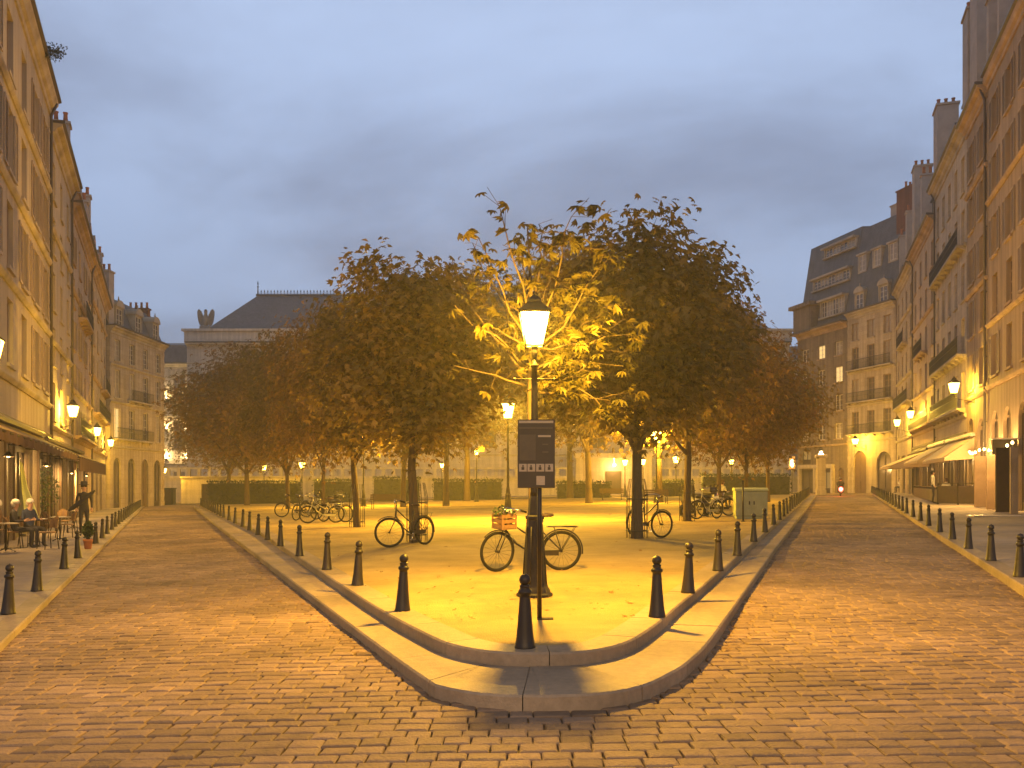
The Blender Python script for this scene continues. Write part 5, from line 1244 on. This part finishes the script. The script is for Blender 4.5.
person('waiter in a white shirt and dark trousers standing at the end of the right terrace', at(933,503.5,H_RIGHT), 1.2, 'stand', top='cloth_white', legs='cloth_dark', hair='hair_dark')
# string lights on the nearest right house, sign and menu board
dA, dB = 50.5*S, 39.5*S
o = empty('string_lights', (0,0,0), 0, 'string of glowing bulbs across the nearest right house front', 'string lights'); b = MB(); pts = []; n = 44
for k in range(n+1):
    t = k/n; y = dA + (dB-dA)*t; x = RF(y)-.38 - .15*math.sin(t*9); pts.append(Vector((x, y, gz(x)+2.88+.10*t-.16*abs(math.sin(t*PI*3)))))
b.tube(pts, .008, 4); b.build('cable', 'iron', o)
for k in range(1, n, 3):
    q = pts[k]; b = MB(); b.lathe([(.002,-.13),(.04,-.11),(.055,-.07),(.04,-.03),(.02,0)], 10); b.build('bulb', 'bulb', o, tuple(q))
for k in (6, 16, 26, 36): q = pts[k]; light((q.x-.1, q.y, q.z-.12), 90, (1.0,.58,.16), .08, o)
def on_wall(y, side): 
    nx, ny = (1, .35/S) if side < 0 else (-1, .29/S); return math.atan2(ny, nx)
p = P(1001, 446, 40.8*S); a = on_wall(p.y, 1); o = empty('hanging_sign', (RF(p.y), p.y, p.z), a, 'grey projecting sign box with a lit top edge above the right doors', 'sign')
b = MB(); b.box(.05,.95,-.10,.10,-.33,.27,bev=.01); b.build('sign_box', 'sign_mid', o); b = MB(); b.box(.0,1.05,-.16,.16,.272,.33); b.build('hood', 'white_paint', o); b = MB(); b.tube([(0,0,.0),(.06,0,0)], .04, 8); b.build('bracket', 'iron', o)
# leaning boards by the door
for px, py, h, w, lab, m in ((981,507,2.35,.62,'tall pale board standing against the near right house beside the screen','trim_brown'),(992,509.3,2.3,.5,'second tall pale board on the right, beside a dark door leaf','trim_brown'),(1003,512,2.55,.6,'dark open door leaf on the near right pavement','wood_dark'),(1014,514,2.5,.3,'slim pale board at the right, next to the dark door leaf','trim')):
    q = at(px,py,H_RIGHT); o = empty('door_leaf' if 'leaf' in lab else 'standing_board', q, .05, lab, 'door' if 'leaf' in lab else 'board')
    b = MB(); b.box(-w/2,w/2,-.03,.03,0.0,h,bev=.006); b.build('panel', m, o); b = MB(); b.box(-w/2+.08,w/2-.08,-.038,-.031,.25,h*.45); b.box(-w/2+.08,w/2-.08,-.038,-.031,h*.5,h-.15); b.build('inset_panel', m, o)
q = at(998,516.2,H_RIGHT); b = MB(); b.box(-1.0,1.05,-.28,.28,-.01,.035,bev=.01); o = b.build('door_ramp', 'white_paint', None, q, -.15); tag(o, 'pale low ramp lying on the right pavement before the dark door leaf', 'ramp')
# cafe glow: small lamps hanging under the left awnings and inside the right terrace
def hanging(d, side, out, z, w, label):
    x = (LF(d)+out) if side < 0 else (RF(d)-out); o = empty('hanging_lamp', (x,d,gz(x)+z), 0, label, 'lamp', 'small lamps under the awnings')
    b = MB(); b.tube([(0,0,.03),(0,0,.42)], .008, 5); b.lathe([(.03,.16),(.05,.14),(.14,.03),(.15,.02)], 14, cap=False); b.build('shade', 'iron', o); b = MB(); b.ball((0,0,.05), .055, 0, 10); b.build('bulb', 'bulb', o); light((0,0,-.05), w, (1.0,.58,.18), .06, o)
hanging(27*S,-1,.6,2.55,60,'small lit lamp under the near left awning'); hanging(36*S,-1,.6,2.5,90,'small lit lamp under the near left awning, far end'); hanging(46*S,-1,.6,2.4,90,'small lit lamp under the second dark awning, near end'); hanging(55*S,-1,.6,2.4,70,'small lit lamp under the second dark awning, far end')
hanging(55*S,1,.9,2.55,55,'small lit lamp under the nearest cream awning'); hanging(64*S,1,.9,2.5,55,'small lit lamp under the middle cream awning'); hanging(74*S,1,1.4,2.5,40,'small lit lamp under the far pale awning')
# ------------------------------------------------------------------ rest of the square
v = RIDE.location; rz = RIDE.rotation_euler.z
person('scooter rider in dark jacket and helmet seen from behind', (v.x+.15*math.cos(rz), v.y+.15*math.sin(rz), v.z), rz-PI/2+PI/1.0*0, 'ride', top='cloth_dark', hair='helmet', zoff=.18)
person('small figure in dark clothes walking far behind the square, left of the sign', at(475,499,H_PLAZA), 1.3, 'walk')
person('person in a pale top sitting far behind near the right scooters', at(722,508,H_PLAZA), 2.2, 'sit', top='cloth_white', hair='hair_brown')
chair(722,508,H_PLAZA,2.2,'wicker chair of the pale-topped guest near the scooters')
def bench(px, py, rz, label):
    o = empty('park_bench', at(px,py,H_PLAZA), rz, label, 'bench', 'benches on the square')
    b = MB()
    for k in range(4): b.box(-.9,.9,-.22+k*.115,-.12+k*.115,.43,.46)
    b.build('seat', 'bench_wood', o); b = MB()
    for k in range(3): b.box(-.9,.9,.24+k*.03,.27+k*.03,.52+k*.12,.62+k*.12)
    b.build('backrest', 'bench_wood', o)
    for x in (-.7,.7): b = MB(); b.tube([(x,-.2,0),(x,-.17,.42),(x,.2,.42),(x,.33,.88)], .02, 6); b.tube([(x,.25,0),(x,.2,.42)], .02, 6); b.build('leg', 'iron', o)
bench(655,504,.1,'slatted bench behind the right guarded tree'); bench(384,509,-.1,'slatted bench left of the nearest left tree, by the far lamp'); bench(612,500,.0,'slatted bench far back between trunks right of the sign')
# pale green cabinet
p = G(750,518.5,H_PLAZA); o = empty('utility_cabinet', p, -.12, 'pale green street cabinet with rounded lid beside the right kerb', 'cabinet'); w, h = 1.08, .98
b = MB(); b.box(-w/2,w/2,-.4,.4,.08,h,bev=.03); b.box(-w/2+.03,w/2-.03,-.37,.37,0,.079); b.build('body', 'cabinet_green', o)
b = MB(); b.extrude([(-.44,h+.002),(.44,h+.002),(.40,h+.06),(.2,h+.11),(-.2,h+.11),(-.40,h+.06)], -w/2-.03, w/2+.03); b.build('lid', 'cabinet_green', o)
for x in (-.26,.26): b = MB(); b.box(x-.24,x+.24,-.415,-.401,.14,h-.08,bev=.004); d_ = b.build('door', 'cabinet_green', o); b = MB(); b.box(x+(.16 if x<0 else -.2),x+(.2 if x<0 else -.16),-.44,-.416,.5,.62); b.build('handle', 'iron', d_)
p = G(743,521.5,H_PLAZA); b = MB(); b.tube([(0,0,0),(0,0,1.35)], .03, 8); b.lathe([(.07,0),(.07,.02),(.03,.03)], 10); o = b.build('marker_post', 'iron', None, p); tag(o, 'thin dark post in front of the pale green cabinet', 'post')
# dark gate box and terrace at the far left end
p = P(167,500,92); o = empty('service_kiosk', (p.x,p.y,gz(p.x)), .1, 'dark low kiosk at the end of the left street', 'kiosk'); b = MB(); b.box(-.75,.75,-.5,.5,0,1.62,bev=.03); b.build('body','cabinet_dark',o); b = MB(); b.box(-.82,.82,-.57,.57,1.622,1.74,bev=.02); b.build('roof','cabinet_dark',o); b=MB(); b.box(-.5,.5,-.52,-.503,.15,1.5); b.build('door','wood_dark',o)
x0, x1 = (181-512)*98/F, (300-512)*98/F; o = empty('terrace_wall', (x0,98,gz(x0)), 0, 'stone terrace wall with a dark doorway at the far left, under the trees', 'wall'); L = x1-x0
b = MB(); dx0, dx1 = (201-181)*98/F, (215-181)*98/F; b.box(0,dx0,0,.8,-.6,2.75); b.box(dx1,L,0,.8,-.6,2.75); b.box(dx0,dx1,0,.8,2.15,2.749); b.build('masonry','palace',o); b=MB(); b.box(-.1,L+.1,-.12,.9,2.752,2.95); b.build('coping','trim',o); b=MB(); b.box(dx0,dx1,.3,.4,-.6,2.148); b.build('door','wood_dark',o)
# pale pier with a lamp by the end of the right street
p = P(821,490,82); o = empty('gate_pier', (p.x,p.y,gz(p.x)), -.2, 'pale stone pier at the end of the right kerb, lit from its top', 'pier'); b=MB(); b.box(-.42,.42,-.42,.42,0,.5,bev=.02); b.box(-.36,.36,-.36,.36,.502,3.4,bev=.02); b.build('shaft','stone_pale',o); b=MB(); b.box(-.5,.5,-.5,.5,3.402,3.7,bev=.04); b.build('cap','trim',o)
b=MB(); b.box(-.2,.2,-.2,.2,3.702,3.78); b.ball((0,0,3.92),.14); b.build('uplight','bulb_white',o); light((0,-.1,4.25),90,(1,.55,.16),.1,o)
p = P(792,467,93); o = empty('lit_sign_post', (p.x,p.y,gz(p.x)), -.2, 'small glowing yellow sign on a post at the far right', 'sign'); b=MB(); b.tube([(0,0,0),(0,0,3.0)],.05,8); b.build('post','iron',o); b=MB(); b.box(-.32,.32,-.1,.1,2.5,3.9,bev=.03); pn=b.build('sign_box','wood_door',o); b=MB(); b.lathe([(.003,-.42),(.17,-.2),(.17,.2),(.003,.42)],10,(0,-.13,3.15),sy=.25); b.build('lamp','bulb_white',pn); light((0,-.5,3.2),60,(1,.6,.15),.1,o)
# lit doorway of the palace, seen between trunks
p0 = P(607,470,111.9); o = empty('lit_doorway', (p0.x,111.75-.0-6.6,gz(p0.x)), 0, 'warmly lit porch of the palace between trunks right of the sign', 'porch'); b=MB(); b.box(-4.4,-3.6,-.9,0,-.3,4.3); b.box(3.6,4.4,-.9,0,-.3,4.3); b.box(-4.6,4.6,-1.1,0,4.302,4.9); b.build('surround','palace',o); b=MB(); b.box(-3.6,3.6,-.2,-.05,-.3,4.3); b.build('back_wall','stone_pale',o)
b=MB(); b.box(-.9,.9,-.3,-.201,-.3,2.8); b.build('door','wood_dark',o); light((0,-1.3,3.2),160,(1,.55,.18),.2,o,'porch_light'); b=MB(); b.ball((0,-1.3,3.5),.2); b.tube([(0,-1.0,4.3),(0,-1.3,3.7)],.03,6); b.build('lamp','bulb',o)
# fallen leaves over the square and along the kerbs
b = MB(); rnd = random.Random(77)
for _ in range(800):
    y = 8.5 + (rnd.random()**1.6)*38; 
    if rnd.random() < .72:
        a, c = np.interp(y, YL[np.argsort(YL)], XL[np.argsort(YL)])+.75, np.interp(y, YR[np.argsort(YR)], XR[np.argsort(YR)])-.75
        if c - a < .3 or y < 9.2: continue
        x = rnd.uniform(a, c); z = gz(x)+H_PLAZA+.006
    else:
        s_ = rnd.random() < .5; e = abs(rnd.gauss(0,.16))
        x = (np.interp(y, YL[np.argsort(YL)], XL[np.argsort(YL)])-.04-e) if s_ else (np.interp(y, YR[np.argsort(YR)], XR[np.argsort(YR)])+.04+e); z = gz(x)+.012
    up = Vector((rnd.gauss(0,.18), rnd.gauss(0,.18), 1)).normalized(); palm_leaf(b, Vector((x,y,z)), rnd, rnd.uniform(.035,.075), rnd.choice((1,1,2,3)), -.25, .8, up)
tag(b.build('fallen_leaves', 'leaf_autumn', tint=True), kind='stuff')
# ------------------------------------------------------------------ sky, sun, camera
w = bpy.data.worlds.new('World'); sc.world = w; w.use_nodes = True; nt = w.node_tree; bg = nt.nodes['Background']
L_ = nt.links.new
def nd(t, **k):
    n = nt.nodes.new(t)
    for a, v in k.items(): setattr(n, a, v)
    return n
SUN_EL, SUN_ROT = 1.5, 200
sky = nd('ShaderNodeTexSky', sky_type='NISHITA', sun_disc=False, sun_elevation=R(SUN_EL), sun_rotation=R(SUN_ROT)); sky.air_density = 1.0; sky.dust_density = 1.0; sky.ozone_density = 3.0
tc = nd('ShaderNodeTexCoord'); sp = nd('ShaderNodeSeparateXYZ'); L_(tc.outputs['Generated'], sp.inputs[0])
# cloud deck: the view direction projected on a flat layer
ad = nd('ShaderNodeMath', operation='ADD'); ad.inputs[1].default_value = .42; mxz = nd('ShaderNodeMath', operation='MAXIMUM'); mxz.inputs[1].default_value = 0
L_(sp.outputs['Z'], mxz.inputs[0]); L_(mxz.outputs[0], ad.inputs[0])
dx = nd('ShaderNodeMath', operation='DIVIDE'); dy = nd('ShaderNodeMath', operation='DIVIDE')
L_(sp.outputs['X'], dx.inputs[0]); L_(ad.outputs[0], dx.inputs[1]); L_(sp.outputs['Y'], dy.inputs[0]); L_(ad.outputs[0], dy.inputs[1])
cb = nd('ShaderNodeCombineXYZ'); L_(dx.outputs[0], cb.inputs[0]); L_(dy.outputs[0], cb.inputs[1])
mp = nd('ShaderNodeMapping'); mp.inputs['Location'].default_value = (7.60, -18.32, 0); mp.inputs['Scale'].default_value = (1.15, 1.75, 1); L_(cb.outputs[0], mp.inputs['Vector'])
n1 = nd('ShaderNodeTexNoise'); n1.inputs['Scale'].default_value = .9; n1.inputs['Detail'].default_value = 8; n1.inputs['Roughness'].default_value = .56; n1.inputs['Distortion'].default_value = .25
L_(mp.outputs[0], n1.inputs['Vector'])
rp = nd('ShaderNodeMapRange', interpolation_type='SMOOTHSTEP'); rp.inputs[1].default_value = .40; rp.inputs[2].default_value = .70; L_(n1.outputs['Fac'], rp.inputs[0])
gr = nd('ShaderNodeValToRGB'); L_(mxz.outputs[0], gr.inputs[0]); e = gr.color_ramp.elements
e[0].position = 0; e[0].color = (.235,.30,.45,1); e[1].position = 1; e[1].color = (.15,.185,.25,1)
for pos, c in ((.10,(.265,.34,.515,1)),(.25,(.335,.43,.635,1)),(.46,(.43,.54,.77,1)),(.64,(.24,.30,.42,1))): q = e.new(pos); q.color = c
cl = nd('ShaderNodeValToRGB'); L_(mxz.outputs[0], cl.inputs[0]); e = cl.color_ramp.elements
e[0].position = 0; e[0].color = (.16,.185,.275,1); e[1].position = 1; e[1].color = (.11,.125,.17,1)
q = e.new(.25); q.color = (.185,.222,.33,1); q = e.new(.48); q.color = (.29,.345,.49,1); q = e.new(.64); q.color = (.19,.22,.31,1)
m1 = nd('ShaderNodeMix', data_type='RGBA'); L_(rp.outputs[0], m1.inputs[0]); L_(gr.outputs[0], m1.inputs[6]); L_(cl.outputs[0], m1.inputs[7])
sk = nd('ShaderNodeMix', data_type='RGBA', blend_type='ADD'); sk.inputs[0].default_value = .05; L_(m1.outputs[2], sk.inputs[6]); L_(sky.outputs[0], sk.inputs[7])
L_(sk.outputs[2], bg.inputs['Color']); bg.inputs['Strength'].default_value = 1.0
sd = bpy.data.lights.new('sun', 'SUN'); sd.energy = .03; sd.angle = R(25); sd.color = (1,.85,.7); so = bpy.data.objects.new('sun', sd); COL.objects.link(so)
so.rotation_euler = (R(90-SUN_EL-6), 0, R(-SUN_ROT+180))
cd = bpy.data.cameras.new('camera'); cam = bpy.data.objects.new('camera', cd); COL.objects.link(cam); sc.camera = cam
cam.location = (0, 0, EYE); cam.rotation_euler = (R(90), 0, 0); cd.sensor_width = 36; cd.lens = F/1024*36; cd.shift_y = (YH-384)/1024; cd.clip_end = 3000; cd.clip_start = .05
sc.view_settings.view_transform = 'Standard'; sc.view_settings.look = 'None'; sc.view_settings.exposure = .18; sc.view_settings.gamma = 1; sc.view_settings.use_curve_mapping = False
sc.render.engine = 'CYCLES'; cy = sc.cycles; cy.use_denoising = True
try: cy.denoiser = 'OPENIMAGEDENOISE'
except Exception: pass
cy.max_bounces = 6; cy.diffuse_bounces = 3; cy.glossy_bounces = 2; cy.transmission_bounces = 4; cy.transparent_max_bounces = 8; cy.sample_clamp_indirect = 4; cy.sample_clamp_direct = 0; cy.caustics_reflective = False; cy.caustics_refractive = False; cy.use_light_tree = True
# thin scattering volume added to imitate the lens bloom round the lamps
hb = MB(); hb.box(-75, 75, -25, 150, -4.0, 36.0); m = bpy.data.materials.new('bloom_volume'); m.use_nodes = True; t = m.node_tree; t.nodes.clear()
ho = t.nodes.new('ShaderNodeOutputMaterial'); pv = t.nodes.new('ShaderNodeVolumePrincipled'); pv.inputs['Color'].default_value = (.9,.9,.9,1); pv.inputs['Density'].default_value = .0014; pv.inputs['Anisotropy'].default_value = .2
t.links.new(pv.outputs[0], ho.inputs['Volume']); tag(hb.build('bloom_haze', m), kind='stuff'); cy.volume_bounces = 0; cy.volume_step_rate = 10; cy.volume_max_steps = 16
bpy.context.view_layer.update()
